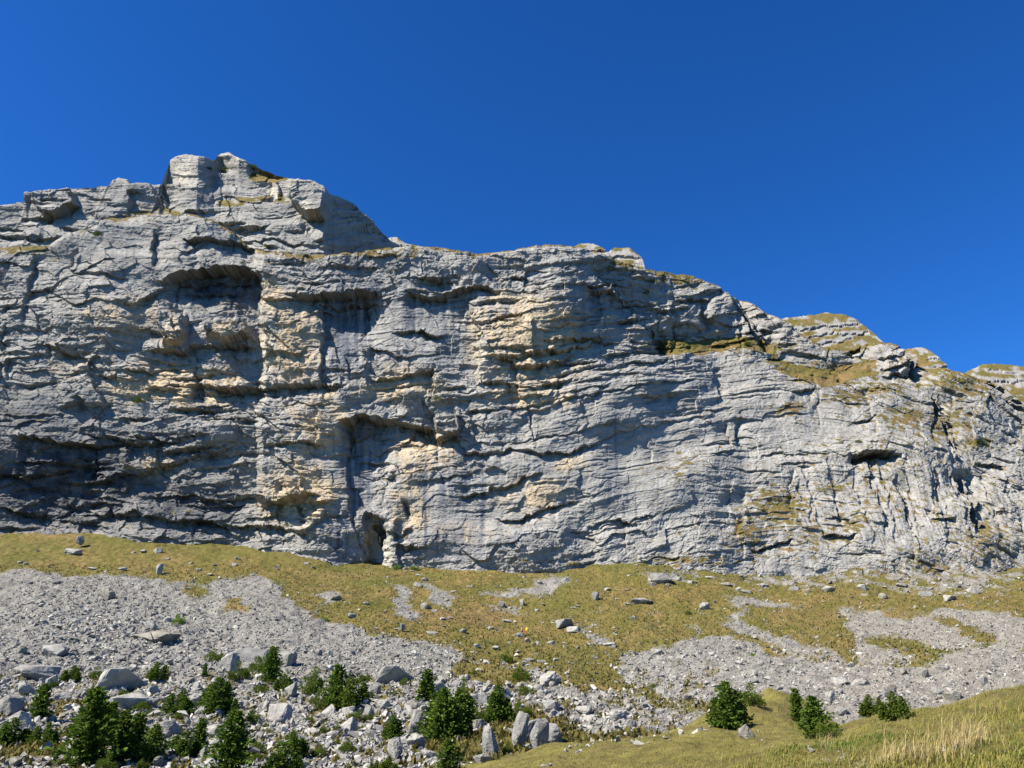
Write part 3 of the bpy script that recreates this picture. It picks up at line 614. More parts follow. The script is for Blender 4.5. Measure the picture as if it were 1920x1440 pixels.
patch = sstep(.14, .42, fbm(gpx / 32, gpy / 11, 411, 4)) * sstep(1235, 1290, gpy) * (gpx < 1350)      # turf between the lower boulders
sm = sm * (1 - .85 * patch) * (1 - wN)
spot = sstep(.62, .80, fbm(gpx / 22, gpy / 8, 421, 4) + .25 * blobmask(gpx, gpy, [(1000, 1170, 250, 50, .6), (820, 1120, 130, 30, .8), (1500, 1100, 260, 30, 1.6), (1760, 1090, 170, 40, 2.1), (200, 1035, 260, 20, .6), (1300, 1130, 200, 50, .7)])) * (1 - wN)
rockm = np.clip(np.maximum(sm, spot * .0), 0, 1)
outc = blobmask(gpx, gpy, [(1760, 1085, 150, 32, 1.0), (1500, 1085, 140, 24, .8), (1260, 1080, 70, 16, .7)]) * (1 - wN)
far = sstep(40, 90, YY)
rel = far * (1.0 * fbm(GX / 22, YY / 22, 431, 3) + .25 * fbm(GX / 4, YY / 4, 433, 3) + .20 * noise(GX / 1.3, YY / 1.5, 434)) + (1 - far) * (.16 * fbm(GX / 2.2, YY / 2.2, 435, 3) + .05 * fbm(GX / .5, YY / .5, 437, 3)) * np.clip(YY / 8, .3, 1)
rel = rel + rockm * far * .4 * fbm(GX / 2.2, YY / 2.2, 439, 4)
fo, eo = facets(GX / 5 + .4 * noise(GX / 4, YY / 4, 441), YY / 4.5, 443)
rel = rel + outc * np.clip(.8 * fo + .5 * noise(GX / 3, YY / 3, 445) + .1, -.3, 1.4)
GZ = GZ + rel
gpx, gpy = proj(GX, np.clip(YY, 1.2, None), GZ)
GC = grass_col(gpx, gpy, 7) * (1 + .36 * fbm(gpx / 9, gpy / 3.6, 457, 4))[..., None]
gg = np.clip(.2 + .6 * fbm(GX / 30, YY / 30, 451, 3) + .6 * blobmask(gpx, gpy, [(960, 1095, 150, 18, 1.0), (300, 1035, 400, 25, .6), (1260, 1060, 160, 20, .7), (600, 1080, 120, 40, .6), (450, 1390, 600, 70, .9)]), 0, 1)[..., None]
GC = GC * (1 - gg * .55) + np.array([.060, .072, .015]) * gg * .55
rust = np.clip(blobmask(gpx, gpy, [(880, 1155, 120, 14, .8), (640, 1080, 60, 8, .6), (1500, 1215, 60, 16, .6), (1640, 1150, 110, 9, .7), (440, 1140, 20, 10, .9)]) * (1 + fbm(gpx / 12, gpy / 6, 455, 3)), 0, 1)[..., None]
GC = GC * (1 - rust * .7) + np.array([.165, .108, .055]) * rust * .7
sc = np.array([.165, .160, .150]) * (1 + .22 * fbm(gpx / 30, gpy / 10, 461, 4))[..., None]
warm = np.clip((gpx - 1150) / 500, 0, 1)[..., None]
sc = sc * (1 - warm) + sc * np.array([1.06, 1.03, .98]) * warm
rk = np.maximum(rockm, sstep(.42, .68, outc * (.9 + fo * 1.3) + .35 * fbm(gpx / 16, gpy / 6, 465, 3) * (outc > .05)))[..., None]
near = np.array([.150, .133, .038]) * (1 + .35 * fbm(GX / 1.2, YY / 1.2, 471, 4))[..., None]
nb = np.clip(.35 + .8 * fbm(GX / 2.5, YY / 2.5, 473, 3), 0, 1)[..., None]
near = near * (1 - .5 * nb) + np.array([.15, .115, .048]) * .5 * nb
soil = (np.clip(blobmask(gpx, gpy, [(1500, 1345, 26, 22, 1.0), (1420, 1330, 20, 8, .6), (1130, 1388, 60, 6, .5)]), 0, 1) * sstep(-.1, .3, fbm(GX / .8, YY / .8, 475, 3)))[..., None]
near = near * (1 - soil) + np.array([.05, .038, .022]) * soil
GC = GC * (1 - rk) + sc * rk
GC = GC * (1 - wN[..., None]) + near * wN[..., None]
GV = np.stack([GX, YY, GZ], -1)
ground = obj('ground', mesh_np('ground', GV.reshape(-1, 3), grid_faces(NR, NC), M_GROUND, {'albedo': GC.reshape(-1, 3)}))
tag(ground, 'autumn meadow slope with grey scree rising to the cliff and a grassy bank in front', 'ground', kind='structure')
# what of the ground the camera sees: running maximum of the slope along each column
_m = GZ / np.clip(YY, 1.0, None); _m[YY < 2.6] = -9
GVIS = _m >= np.maximum.accumulate(_m, axis=0) - .0015
_gi = np.nonzero(GVIS & (YY > 3)); _gf = np.stack([gpx[_gi], gpy[_gi]], -1); _gw = GV[_gi]
def on_ground(px, py):
    d = ((_gf[:, 0] - px) ** 2 + (_gf[:, 1] - py) ** 2); return Vector(_gw[np.argmin(d)])
def px_size(v):                  # metres per picture pixel at a point
    return (v.y * CP + v.z * SP) / F

# ------------------------------------------------------------------ stones
import bmesh
def stone(seed, sub, squash=(1, .8, .7), npts=16, rough_=.05):
    """angular stone: hull of random points; sub > 0 splits the faces and roughens them a little"""
    r = np.random.RandomState(seed); p = r.randn(npts, 3); p /= np.linalg.norm(p, axis=1, keepdims=True); p *= (.8 + .2 * r.rand(npts, 1))
    p = np.sign(p) * np.abs(p) ** .8
    bm = bmesh.new(); vs = [bm.verts.new(q) for q in p]
    h = bmesh.ops.convex_hull(bm, input=vs); bmesh.ops.delete(bm, geom=list({g for g in h['geom_interior'] + h['geom_unused'] if isinstance(g, bmesh.types.BMVert)}), context='VERTS')
    if sub:
        bmesh.ops.bevel(bm, geom=list(bm.edges), offset=.05, segments=1, affect='EDGES', profile=.5)
        bmesh.ops.triangulate(bm, faces=list(bm.faces))
        for _ in range(sub):
            es = [e for e in bm.edges if e.calc_length() > .28]
            bmesh.ops.subdivide_edges(bm, edges=es, cuts=1, use_grid_fill=True); bmesh.ops.triangulate(bm, faces=list(bm.faces))
    bm.verts.index_update(); V = np.array([v.co[:] for v in bm.verts]); Fc = np.array([[v.index for v in f.verts] for f in bm.faces]); bm.free()
    if rough_ and sub:
        n = noise(V[:, 0] * 3 + V[:, 2], V[:, 1] * 3 + 7 - V[:, 2], seed) + .6 * noise(V[:, 0] * 7 + 3 * V[:, 2], V[:, 1] * 7 + V[:, 2] * 6, seed + 1)
        lay = np.abs(((V[:, 2] * 2.6 + .4 * V[:, 0] + .2 * noise(V[:, 0] * 2, V[:, 1] * 2, seed + 3)) % 1) - .5)
        V = V * (1 + rough_ * n - rough_ * .8 * (lay < .1))[:, None]
    return V * np.array(squash), Fc

# scree: thousands of small stones as one mass
cell = np.abs((gpx[:-1, 1:] - gpx[:-1, :-1]) * (gpy[1:, :-1] - gpy[:-1, :-1]))
cen = (gpy[:-1, :-1] > 1060) & (gpy[:-1, :-1] < 1500) & (gpx[:-1, :-1] > -120) & (gpx[:-1, :-1] < 2040)
dens = cell * cen * GVIS[:-1, :-1] * (sm[:-1, :-1] * 1.0 + .55 * spot[:-1, :-1] + .28 * outc[:-1, :-1] + .22 * fringe[:-1, :-1] + .03 * (1 - wN[:-1, :-1]))
def sample(n, wgt):
    p = wgt.ravel() / wgt.sum(); k = rs.choice(p.size, n, p=p); i, j = np.unravel_index(k, wgt.shape)
    a = rs.rand(n, 1); b = rs.rand(n, 1)
    return GV[i, j] * (1 - a) * (1 - b) + GV[i, j + 1] * a * (1 - b) + GV[i + 1, j] * (1 - a) * b + GV[i + 1, j + 1] * a * b, i, j
NS = 46000
pos, ii, jj = sample(NS, dens)
qx, qy = gpx[ii, jj], gpy[ii, jj]
coarse = sstep(1100, 1330, qy) * np.where(qx < 1200, 1, .55) + .6 * blobmask(qx, qy, [(210, 1165, 200, 60, 1.0)]) + .5 * sstep(1240, 1400, qy) * (qx < 1000)
mpp = (pos[:, 1] * CP + pos[:, 2] * SP) / F
qs = sm[ii, jj]; szp = (1.15 + 2.1 * coarse) * (1 + .45 * (1 - qs) + .9 * outc[ii, jj] * (1 - qs)) * np.clip(rs.lognormal(0, .48, NS), .5, 3.6)
size = szp * mpp
bases = [stone(1000 + k, 0, (1, .85, .7), 8, 0) for k in range(12)]
VV, FF, CC = [], [], []; off = 0
for k in range(12):
    s_ = np.nonzero(np.arange(NS) % 12 == k)[0]; Vb, Fb = bases[k]; n = len(s_)
    q = rs.randn(n, 4); q /= np.linalg.norm(q, axis=1, keepdims=True); a, b, c, d = q.T
    Rm = np.stack([np.stack([1 - 2 * (c * c + d * d), 2 * (b * c - a * d), 2 * (b * d + a * c)], -1), np.stack([2 * (b * c + a * d), 1 - 2 * (b * b + d * d), 2 * (c * d - a * b)], -1), np.stack([2 * (b * d - a * c), 2 * (c * d + a * b), 1 - 2 * (b * b + c * c)], -1)], 1)
    W = np.einsum('nij,vj->nvi', Rm, Vb * np.array([1.25, 1.0, .8])) * size[s_][:, None, None]
    W[..., 2] *= .85
    W = W + (pos[s_] + np.stack([0 * size[s_], 0 * size[s_], size[s_] * .12], -1))[:, None]
    VV.append(W.reshape(-1, 3)); FF.append((Fb[None] + (np.arange(n) * len(Vb))[:, None, None] + off).reshape(-1, 3)); off += n * len(Vb)
    tone = (.195 + .05 * rs.randn(n) + .05 * noise(qx[s_] / 40, qy[s_] / 14, 77) + .02 * coarse[s_]).clip(.09, .36); wm = rs.rand(n) * .5 + .5 * np.clip((qx[s_] - 900) / 800, 0, 1)
    cc = np.stack([tone * (1 + .03 * wm), tone * (.99 + .01 * wm), tone * (.94 - .05 * wm)], -1)
    CC.append(np.repeat(cc, len(Vb), 0))
scree = obj('scree', mesh_np('scree', np.concatenate(VV), np.concatenate(FF), M_STONE, {'albedo': np.concatenate(CC)}))
tag(scree, 'grey broken stones of the scree fans below the cliff', 'scree', kind='stuff')

SHAPES = {'block': (1, .8, .78), 'slab': (1.25, .95, .42), 'wedge': (.95, .75, .95), 'pillar': (.62, .6, 1.25), 'lump': (1, .9, .7)}
STONES = {}
for s_i, (nm, sq) in enumerate(SHAPES.items()):
    for v in range(4):
        V, Fc = stone(2000 + s_i * 40 + v, 2, sq, 13 + 2 * v, .05)
        for mi in range(3):
            STONES[nm, v, mi] = (V, Fc, None)
_cache = {}
def boulder_mesh(nm, v, mi):
    if (nm, v, mi) not in _cache:
        V, Fc, _ = STONES[nm, v, mi]; _cache[nm, v, mi] = mesh_np('boulder', V, Fc, M_ROCKS[mi])
    return _cache[nm, v, mi]
BOULDERS = []
def boulder(px, py, wpx, hpx, shape='block', v=0, mi=0, label=None, rot=None, tilt=0., group=None, where=None):
    """a boulder whose foot stands at picture point (px, py), wpx wide and hpx high there"""
    p = where(px, py) if where else on_ground(px, py)
    k = px_size(p); V = STONES[shape, v, mi][0]
    rz = random.uniform(0, 6.28) if rot is None else rot
    R = Euler((0, tilt, rz)).to_matrix(); Q = V @ np.array(R).T
    ex = np.ptp(Q[:, 0]); ez = np.ptp(Q[:, 2])
    o = obj('boulder', boulder_mesh(shape, v, mi)); o.rotation_euler = (0, tilt, rz)
    sx = wpx * k / ex; sz = hpx * 1.2 * k / ez
    o.scale = (sx, sx, sz) if abs(tilt) < .05 else ((sx + sz) / 2,) * 3
    o.location = p + Vector((0, .25 * wpx * k, -Q[:, 2].min() * o.scale[2] - .2 * hpx * k))
    BOULDERS.append((o, px, py - hpx / 2, wpx, shape))
    tag(o, label, 'boulder', group)
    return o

NAMED = [(215, 1300, 105, 44, 'slab', 0, 0, 'big pale slab of fluted limestone behind the tallest spruce at lower left'),
         (232, 1330, 96, 30, 'slab', 1, 0, 'long pale rock shelf just below the big fluted slab at lower left'),
         (52, 1277, 86, 30, 'slab', 2, 1, 'grey tilted slab near the left edge with a dark shaded underside'),
         (40, 1300, 34, 28, 'block', 1, 0, 'pale block below the grey tilted slab near the left edge'),
         (92, 1288, 22, 24, 'wedge', 0, 0, 'pale upright rock between the grey tilted slab and the small spruce'),
         (108, 1318, 38, 18, 'lump', 1, 0, 'pale low rock left of the tallest spruce tip'),
         (462, 1240, 74, 24, 'slab', 3, 1, 'dark grey fluted slab beside the white wedge and spruces'),
         (426, 1262, 34, 36, 'wedge', 1, 0, 'white triangular boulder leaning at the left end of the dark fluted slab'),
         (535, 1250, 36, 30, 'lump', 2, 1, 'round pale boulder with dark face right of the spruces at the scree foot'),
         (735, 1283, 88, 34, 'slab', 0, 1, 'smooth grey flat slab below the middle of the left scree'),
         (702, 1300, 24, 20, 'lump', 3, 1, 'round grey boulder under the smooth flat slab'),
         (776, 1377, 30, 44, 'wedge', 2, 1, 'leaning grey boulder with a shaded right face left of the dense fir thicket'),
         (715, 1330, 30, 18, 'block', 2, 0, 'pale flat topped block left of the leaning grey boulder'),
         (690, 1350, 24, 26, 'wedge', 3, 0, 'pale pointed rock beside a flat topped block in the lower boulder field'),
         (921, 1417, 38, 52, 'pillar', 0, 1, 'squat grey standing stone left of the leaning rock pinnacles'),
         (905, 1432, 40, 18, 'slab', 1, 1, 'low grey slab at the foot of the squat standing stone'),
         (974, 1402, 23, 62, 'pillar', 1, 1, 'tallest and leftmost of the leaning rock pinnacles by the grassy bank'),
         (993, 1392, 34, 46, 'wedge', 0, 1, 'rounded grey pinnacle just right of the tallest pinnacle'),
         (1012, 1402, 36, 52, 'pillar', 3, 1, 'leaning grey pinnacle third from the left by the grassy bank'),
         (1036, 1394, 48, 34, 'wedge', 2, 1, 'low sloping rock at the right end of the rock pinnacles'),
         (895, 1372, 36, 22, 'lump', 0, 2, 'shaded dark boulder at the right foot of the dense fir thicket'),
         (903, 1318, 32, 16, 'slab', 3, 1, 'grey slab between the dense thicket and the fir above it'),
         (290, 1206, 86, 24, 'slab', 1, 2, 'long boulder with a black undercut in the left scree'),
         (196, 1122, 30, 22, 'block', 3, 2, 'dark grey boulder alone in the upper left scree'),
         (280, 1180, 28, 18, 'block', 0, 0, 'pale square block above the long undercut boulder'),
         (98, 1232, 46, 24, 'wedge', 1, 0, 'broad pale boulder in the left scree above the small spruce'),
         (145, 1026, 17, 24, 'pillar', 2, 1, 'upright block standing on the meadow rim at the far left below the cliff'),
         (135, 1040, 34, 12, 'lump', 1, 0, 'low rock cluster at the foot of the upright block on the left meadow'),
         (297, 1078, 15, 22, 'wedge', 3, 0, 'tall pale rock in the meadow above the left scree'),
         (627, 1127, 22, 14, 'wedge', 0, 2, 'dark pointed boulder at the end of a small scree patch in the meadow'),
         (1062, 1178, 48, 17, 'slab', 0, 1, 'large flat topped grey boulder in the middle of the meadow'),
         (1076, 1185, 28, 12, 'slab', 3, 0, 'pale slab tucked under the large flat topped meadow boulder'),
         (976, 1195, 15, 9, 'slab', 2, 1, 'small flat grey boulder just below the two people'),
         (977, 1136, 10, 14, 'pillar', 1, 0, 'small pale upright rock in the meadow above the two people'),
         (1116, 1124, 14, 15, 'lump', 2, 1, 'grey round boulder in the meadow under the right part of the wall'),
         (1203, 1132, 44, 12, 'slab', 1, 1, 'long low slab in the meadow left of the broken outcrop'),
         (1325, 1143, 20, 14, 'lump', 3, 0, 'pale boulder heap on the meadow beside the small right scree tongue'),
         (1402, 1386, 30, 24, 'lump', 1, 2, 'slanting rock rib sticking out of the grassy mound'),
         (1240, 1093, 44, 20, 'block', 2, 1, 'broken square outcrop at the foot of the wall right of the bowl'),
         (755, 1185, 9, 16, 'pillar', 2, 1, 'slim upright stone on the meadow at the edge of the left scree'),
         (867, 1187, 16, 9, 'lump', 0, 1, 'grey lump in the meadow left of the two people'),
         (1580, 1283, 34, 14, 'lump', 1, 0, 'pale rounded boulder in the right scree behind the mound spruce, left one of a pair'),
         (1612, 1284, 30, 14, 'block', 1, 0, 'pale boulder with dark right side in the right scree, right one of a pair'),
         (1790, 1312, 32, 16, 'lump', 2, 2, 'brownish boulder at the scree edge above the grassy bank on the right'),
         (520, 1357, 44, 34, 'slab', 3, 0, 'pale triangular slab in the lower boulder field between two spruces'),
         (497, 1330, 14, 20, 'block', 0, 0, 'small white cube shaped block above the pale triangular slab'),
         (378, 1420, 18, 22, 'pillar', 0, 0, 'white upright boulder left of the big spruce at the bottom edge'),
         (400, 1384, 34, 22, 'lump', 2, 0, 'pale rounded boulder left of the big bottom edge spruce top'),
         (365, 1327, 38, 26, 'lump', 3, 1, 'grey boulder half hidden between two bushy firs'),
         (612, 1348, 30, 26, 'wedge', 2, 0, 'pale jagged rock in the lower boulder field under the fir clump'),
         (587, 1380, 24, 16, 'block', 1, 0, 'pale square block beside a log like slab in the lower boulder field'),
         (620, 1381, 40, 10, 'slab', 0, 0, 'long thin pale slab lying like a log in the lower boulder field')]
for (a, b, c, d, e, f_, g, lb) in NAMED:
    boulder(a, b, c, d, e, f_, g, lb, rot=random.uniform(-.5, .5) + (3.14 if random.random() < .5 else 0), group='boulders on the scree and meadow')
BOULDERS[14][0].rotation_euler = (0, .08, .2); BOULDERS[16][0].rotation_euler = (.05, .18, .4); BOULDERS[17][0].rotation_euler = (0, .45, .3); BOULDERS[18][0].rotation_euler = (0, .5, .2)
BOULDERS[37][0].rotation_euler = (0, .35, .4)

MEADOW = [(1140, 1108, 22), (1174, 1135, 18), (837, 1129, 13), (939, 1140, 26), (959, 1143, 14), (948, 1168, 26), (811, 1192, 30), (921, 1180, 16), (1034, 1209, 18), (1140, 1212, 30), (1107, 1196, 22), (1122, 1203, 20), (930, 1219, 20), (892, 1214, 14), (994, 1240, 26), (1019, 1242, 18), (1045, 1240, 20),
          (782, 1100, 22), (800, 1141, 26), (815, 1147, 16), (833, 1163, 22), (845, 1160, 16), (687, 1134, 15), (658, 1160, 22), (1008, 1146, 14), (1074, 1142, 16), (1085, 1138, 14), (36, 1057, 14), (48, 1060, 12), (168, 1067, 20), (226, 1069, 22), (248, 1037, 12), (266, 1037, 16), (295, 1037, 22), (314, 1051, 16),
          (357, 1057, 12), (401, 1061, 16), (437, 1060, 14), (445, 1049, 13), (576, 1058, 15), (588, 1067, 16), (390, 1079, 16), (372, 1072, 14), (521, 1069, 10), (69, 1035, 14), (785, 1080, 16), (770, 1072, 14), (796, 1090, 18), (760, 1068, 12), (1431, 1102, 34), (1400, 1112, 26), (1490, 1106, 26), (1560, 1110, 30), (1620, 1106, 24), (1694, 1102, 36),
          (1740, 1118, 40), (1790, 1126, 46), (1830, 1112, 30), (1660, 1122, 24), (1270, 1088, 26), (1300, 1094, 22), (1330, 1086, 26), (1225, 1098, 20), (1255, 1100, 16), (1180, 1108, 16), (1192, 1061, 10), (1360, 1098, 24), (1010, 1094, 14), (1060, 1090, 16), (880, 1102, 14), (850, 1110, 16), (727, 1083, 10)]
# unnamed boulders over the scree and the lower boulder field
taken = [(a, b - d / 2, c) for (a, b, c, d, *_r) in NAMED]
LAND = [('the tallest spruce at lower left', 160, 1365), ('the dense fir thicket in the lower middle', 845, 1340), ('the big spruce at the bottom edge', 430, 1395), ('the big fluted slab', 215, 1280), ('the smooth flat slab', 735, 1268),
        ('the dark fluted slab', 460, 1230), ('the long undercut boulder', 290, 1195), ('the lone dark boulder in the upper left scree', 196, 1112), ('the grey tilted slab near the left edge', 52, 1265), ('the rock pinnacles', 1000, 1375),
        ('the leaning grey boulder', 776, 1357), ('the fir clump left of the middle', 620, 1290), ('the bright green bush in the scree', 337, 1160), ('the spruce on the mound', 1370, 1320), ('the two people', 985, 1183), ('the flat topped meadow boulder', 1062, 1168),
        ('the pair of pale boulders in the right scree', 1596, 1276), ('the right scree tongue', 1400, 1250), ('the small firs above the bank', 1650, 1320), ('the upright block on the left meadow', 145, 1014), ('the scree bowl under the wall', 990, 1105), ('the small fir on the meadow edge', 973, 1262),
        ('the narrow scree strip in the meadow', 757, 1130), ('the right edge of the meadow', 1880, 1180), ('the broken square outcrop', 1240, 1085), ('the squat standing stone', 921, 1390), ('the tall pale rock in the left meadow', 297, 1064), ('the small spruce above the fluted slab', 135, 1262)]
wb = cell * cen * GVIS[:-1, :-1] * (sm[:-1, :-1] * (.15 + sstep(1190, 1300, gpy[:-1, :-1]) + .5 * blobmask(gpx[:-1, :-1], gpy[:-1, :-1], [(200, 1180, 200, 50, 1.0)])) + .05 * np.clip(1 - sm - wN, 0, 1)[:-1, :-1] + .12 * patch[:-1, :-1] * (1 - wN[:-1, :-1])) * (gpy[:-1, :-1] < 1440) * (gpx[:-1, :-1] > -10) * (gpx[:-1, :-1] < 1930)
bp_, bi, bj = sample(900, wb); n_auto = 0; AUTO = []
for k, (x, y, wpx) in enumerate(MEADOW):
    wpx *= .8
    sh = ['slab', 'slab', 'lump', 'wedge', 'slab'][k % 5]
    o = boulder(x, y, wpx, wpx * {'slab': .32, 'lump': .5, 'wedge': .6}[sh], sh, k % 4, [0, 0, 2, 1][k % 4], rot=random.uniform(-.6, .6), group='boulders on the scree and meadow')
    o.rotation_euler = (random.uniform(.1, .4), random.uniform(-.15, .15), o.rotation_euler.z); AUTO.append((o, x, y, wpx, sh)); taken.append((x, y, wpx))
for q in range(900):
    x, y = float(gpx[bi[q], bj[q]]), float(gpy[bi[q], bj[q]])
    big = 8 + 17 * float(sstep(1140, 1360, y)) * (1 if x < 1150 else .5)
    if sm[bi[q], bj[q]] < .4 and y < 1300: big = 7
    wpx = big * float(np.clip(np.random.RandomState(q).lognormal(0, .38), .65, 2.1))
    if any(abs(x - a) < (c + wpx) * .42 and abs(y - wpx * .3 - b) < (c + wpx) * .25 for a, b, c in taken): continue
    taken.append((x, y - wpx * .3, wpx))
    sh = random.choice(['block', 'slab', 'wedge', 'lump', 'block', 'slab']); hr = {'block': .75, 'slab': .45, 'wedge': .85, 'lump': .65}[sh]
    o = boulder(x, y, wpx, wpx * hr, sh, random.randrange(4), random.choice([0, 0, 0, 1, 1, 2]), rot=random.uniform(0, 6.28), group='boulders on the scree and meadow')
    o.rotation_euler = (random.uniform(-.25, .25), random.uniform(-.25, .25), o.rotation_euler.z)
    AUTO.append((o, x, y, wpx, sh)); n_auto += 1
    if n_auto >= 180: break
bins = {}
for (o, x, y, wpx, sh) in AUTO:
    nm, lx, ly = min(LAND, key=lambda l: (l[1] - x) ** 2 + (2.0 * (l[2] - y)) ** 2)
    dx, dy = x - lx, 2.0 * (y - ly)
    d = ('right of' if dx > 0 else 'left of') if abs(dx) > abs(dy) else ('below' if dy > 0 else 'above')
    bins.setdefault((nm, d), []).append((wpx, sh, o))
ORD = ['largest', 'second largest', 'third largest', 'fourth largest', 'fifth largest', 'sixth largest', 'seventh largest', 'eighth largest', 'ninth largest', 'tenth largest', 'eleventh largest', 'twelfth largest', 'thirteenth largest', 'fourteenth largest']
WORD = {'block': 'block', 'slab': 'slab', 'wedge': 'wedge', 'lump': 'boulder'}
for (nm, d), L in bins.items():
    L.sort(key=lambda t: -t[0])
    for k, (wp, sh, o) in enumerate(L):
        o['label'] = (ORD[k] if k < len(ORD) else 'one of the smallest') + ' loose grey boulder' + (' ' if k < len(ORD) else 's ') + d + ' ' + nm

# ------------------------------------------------------------------ trees and shrubs
def spray_mesh(name, P0, D, Ln, Wd, mat, seed):
    """needle sprays: a bent two-triangle leaf from each point P0 along D"""
    r = np.random.RandomState(seed); n = len(P0)
    D = D / np.linalg.norm(D, axis=1, keepdims=True)
    S = np.cross(D, r.randn(n, 3)); S /= np.linalg.norm(S, axis=1, keepdims=True) + 1e-9
    U = np.cross(S, D)
    mid = P0 + D * Ln[:, None] * .55 + U * Ln[:, None] * .08; tip = P0 + D * Ln[:, None] + U * Ln[:, None] * -.05
    a = P0; b = mid + S * Wd[:, None]; c = mid - S * Wd[:, None]
    V = np.stack([a, b, tip, c], 1).reshape(-1, 3); i = np.arange(n) * 4
    Fq = np.concatenate([np.stack([i, i + 1, i + 2], -1), np.stack([i, i + 2, i + 3], -1)])
    return mesh_np(name, V, Fq, mat)

def trunk_mesh(h, r0, seed, stems=1):
    r = np.random.RandomState(seed); V = []; Fq = []
    def tube(pts, rad):
        b = len(V); n = 6
        for k, (p, q) in enumerate(zip(pts, rad)):
            for a in range(n): V.append((p[0] + q * math.cos(a * 6.283 / n), p[1] + q * math.sin(a * 6.283 / n), p[2]))
        for k in range(len(pts) - 1):
            for a in range(n): Fq.append((b + k * n + a, b + k * n + (a + 1) % n, b + (k + 1) * n + (a + 1) % n, b + (k + 1) * n + a))
    for s in range(stems):
        an = r.rand() * 6.28; sp = 0 if stems == 1 else .35
        tube([(math.cos(an) * sp * t * h, math.sin(an) * sp * t * h, -.04 * h + t * h * 1.02) for t in (0, .3, .6, .9)], [r0, r0 * .8, r0 * .5, r0 * .15])
    if stems == 1:
        for k in range(7):
            t = .15 + .1 * k; an = r.rand() * 6.28; L = .3 * (1 - t) * h
            tube([(0, 0, t * h), (math.cos(an) * L, math.sin(an) * L, t * h - .02 * h), (math.cos(an) * L * 1.3, math.sin(an) * L * 1.3, t * h + .02 * h)], [r0 * .25, r0 * .15, r0 * .05])
    return mesh_np('trunk', np.array(V), np.array(Fq), M_BARK, smooth=True)

def spruce_crown(seed, wide=.33, dens=1.0):
    r = np.random.RandomState(seed); P0, D, Ln, Wd = [], [], [], []
    nb = int(150 * dens); lop = r.rand(8) * .75 + .5
    for b in range(nb):
        t = (b + r.rand()) / nb; t = t ** .92; z = .05 + .93 * t
        an = b * 2.4 + r.rand() * .8; L = 1.12 * wide * (1 - t) ** .66 * min(1, .55 + 3 * t) * (.5 + .65 * r.rand()) * lop[int(an / .785) % 8] + .02
        dv = np.array([math.cos(an), math.sin(an), 0]); ns = max(4, int(26 * L / wide))
        rise = r.uniform(-.15, .22)
        for k in range(ns):
            u = (k + r.rand()) / ns; p = dv * L * u + np.array([0, 0, z + rise * L * u - .22 * L * math.sin(u * 2.6) * (1 - t)])
            p = p + r.randn(3) * np.array([.16, .16, .10]) * L * (.3 + u * .5)
            P0.append(p); D.append(dv * (.7 + .3 * u) + r.randn(3) * .55 + np.array([0, 0, .25])); q = r.uniform(.65, 1.3)
            Ln.append(.075 * q); Wd.append(.023 * q)
    for k in range(14): P0.append(np.array([0, 0, .93 + .004 * k])); D.append(np.array([r.randn() * .5, r.randn() * .5, 1.2])); Ln.append(.05); Wd.append(.012)
    return np.array(P0), np.array(D), np.array(Ln), np.array(Wd)

def bush_crown(seed, wide=.6, dens=1.0):
    r = np.random.RandomState(seed); P0, D, Ln, Wd = [], [], [], []
    cl = []
    for k in range(int(26 * dens)):
        an = r.rand() * 6.28; q = math.sqrt(r.rand()) * wide; top = .95 * math.sqrt(max(0.05, 1 - (q / wide) ** 2 * .85)) * r.uniform(.75, 1.05); cl.append((math.cos(an) * q, math.sin(an) * q, r.uniform(.15, 1) * top))
    for (cx, cy, cz) in cl:
        for k in range(95):
            v = r.randn(3); v /= np.linalg.norm(v); rad = .17 * r.rand() ** .4
            P0.append(np.array([cx, cy, max(.01, cz - .08)]) + v * rad * np.array([1, 1, .9])); D.append(v * .8 + np.array([cx * .6, cy * .6, .7]) + r.randn(3) * .3); q = r.uniform(.7, 1.3); Ln.append(.075 * q); Wd.append(.019 * q)
    return np.array(P0), np.array(D), np.array(Ln), np.array(Wd)

CROWNS = {}
for k in range(4):
    CROWNS['spruce', k] = (spray_mesh('crown', *spruce_crown(40 + k, [.30, .36, .26, .42][k], [1, 1.1, .9, 1.1][k]), M_SPRUCE, k), trunk_mesh(1.0, .018, 60 + k))
    CROWNS['pine', k] = (spray_mesh('crown', *bush_crown(50 + k, [.55, .7, .48, .62][k]), M_PINE, k), trunk_mesh(.6, .02, 70 + k, 4))
CROWNS['thin', 0] = (spray_mesh('crown', *spruce_crown(48, .17, .7), M_SPRUCE, 9), trunk_mesh(1.0, .016, 66))
for k in range(2):
    parts = [spruce_crown(120 + 5 * k + q, .42, .8) for q in range(4)]; A = []
    for q, (P_, D_, L_, W_) in enumerate(parts):
        sc_ = [1, .88, .8, .62][q]; an = q * 2.1 + k; A.append((P_ * sc_ * np.array([.95, .95, 1]) + np.array([math.cos(an), math.sin(an), 0]) * (0 if q == 0 else .22), D_, L_ * .95, W_))
    CROWNS['fir', k] = (spray_mesh('crown', *[np.concatenate([a[z] for a in A]) for z in range(4)], M_SPRUCE, 30 + k), trunk_mesh(.8, .022, 110 + k, 4))
for k in range(3):          # scrubby clump: several leaders of unequal height
    parts = [spruce_crown(80 + 5 * k + q, .44, .62) for q in range(4)]; rr_ = np.random.RandomState(90 + k); A = []
    for q, (P_, D_, L_, W_) in enumerate(parts):
        sc_ = [1, .82, .68, .55][q]; an = q * 2.1 + k; A.append((P_ * sc_ * np.array([.85, .85, 1]) + np.array([math.cos(an), math.sin(an), 0]) * (0 if q == 0 else .34), D_, L_ * .95, W_))
    CROWNS['scrub', k] = (spray_mesh('crown', *[np.concatenate([a[z] for a in A]) for z in range(4)], [M_SPRUCE, M_PINE, M_SPRUCE][k], 20 + k), trunk_mesh(.8, .02, 100 + k, 4))
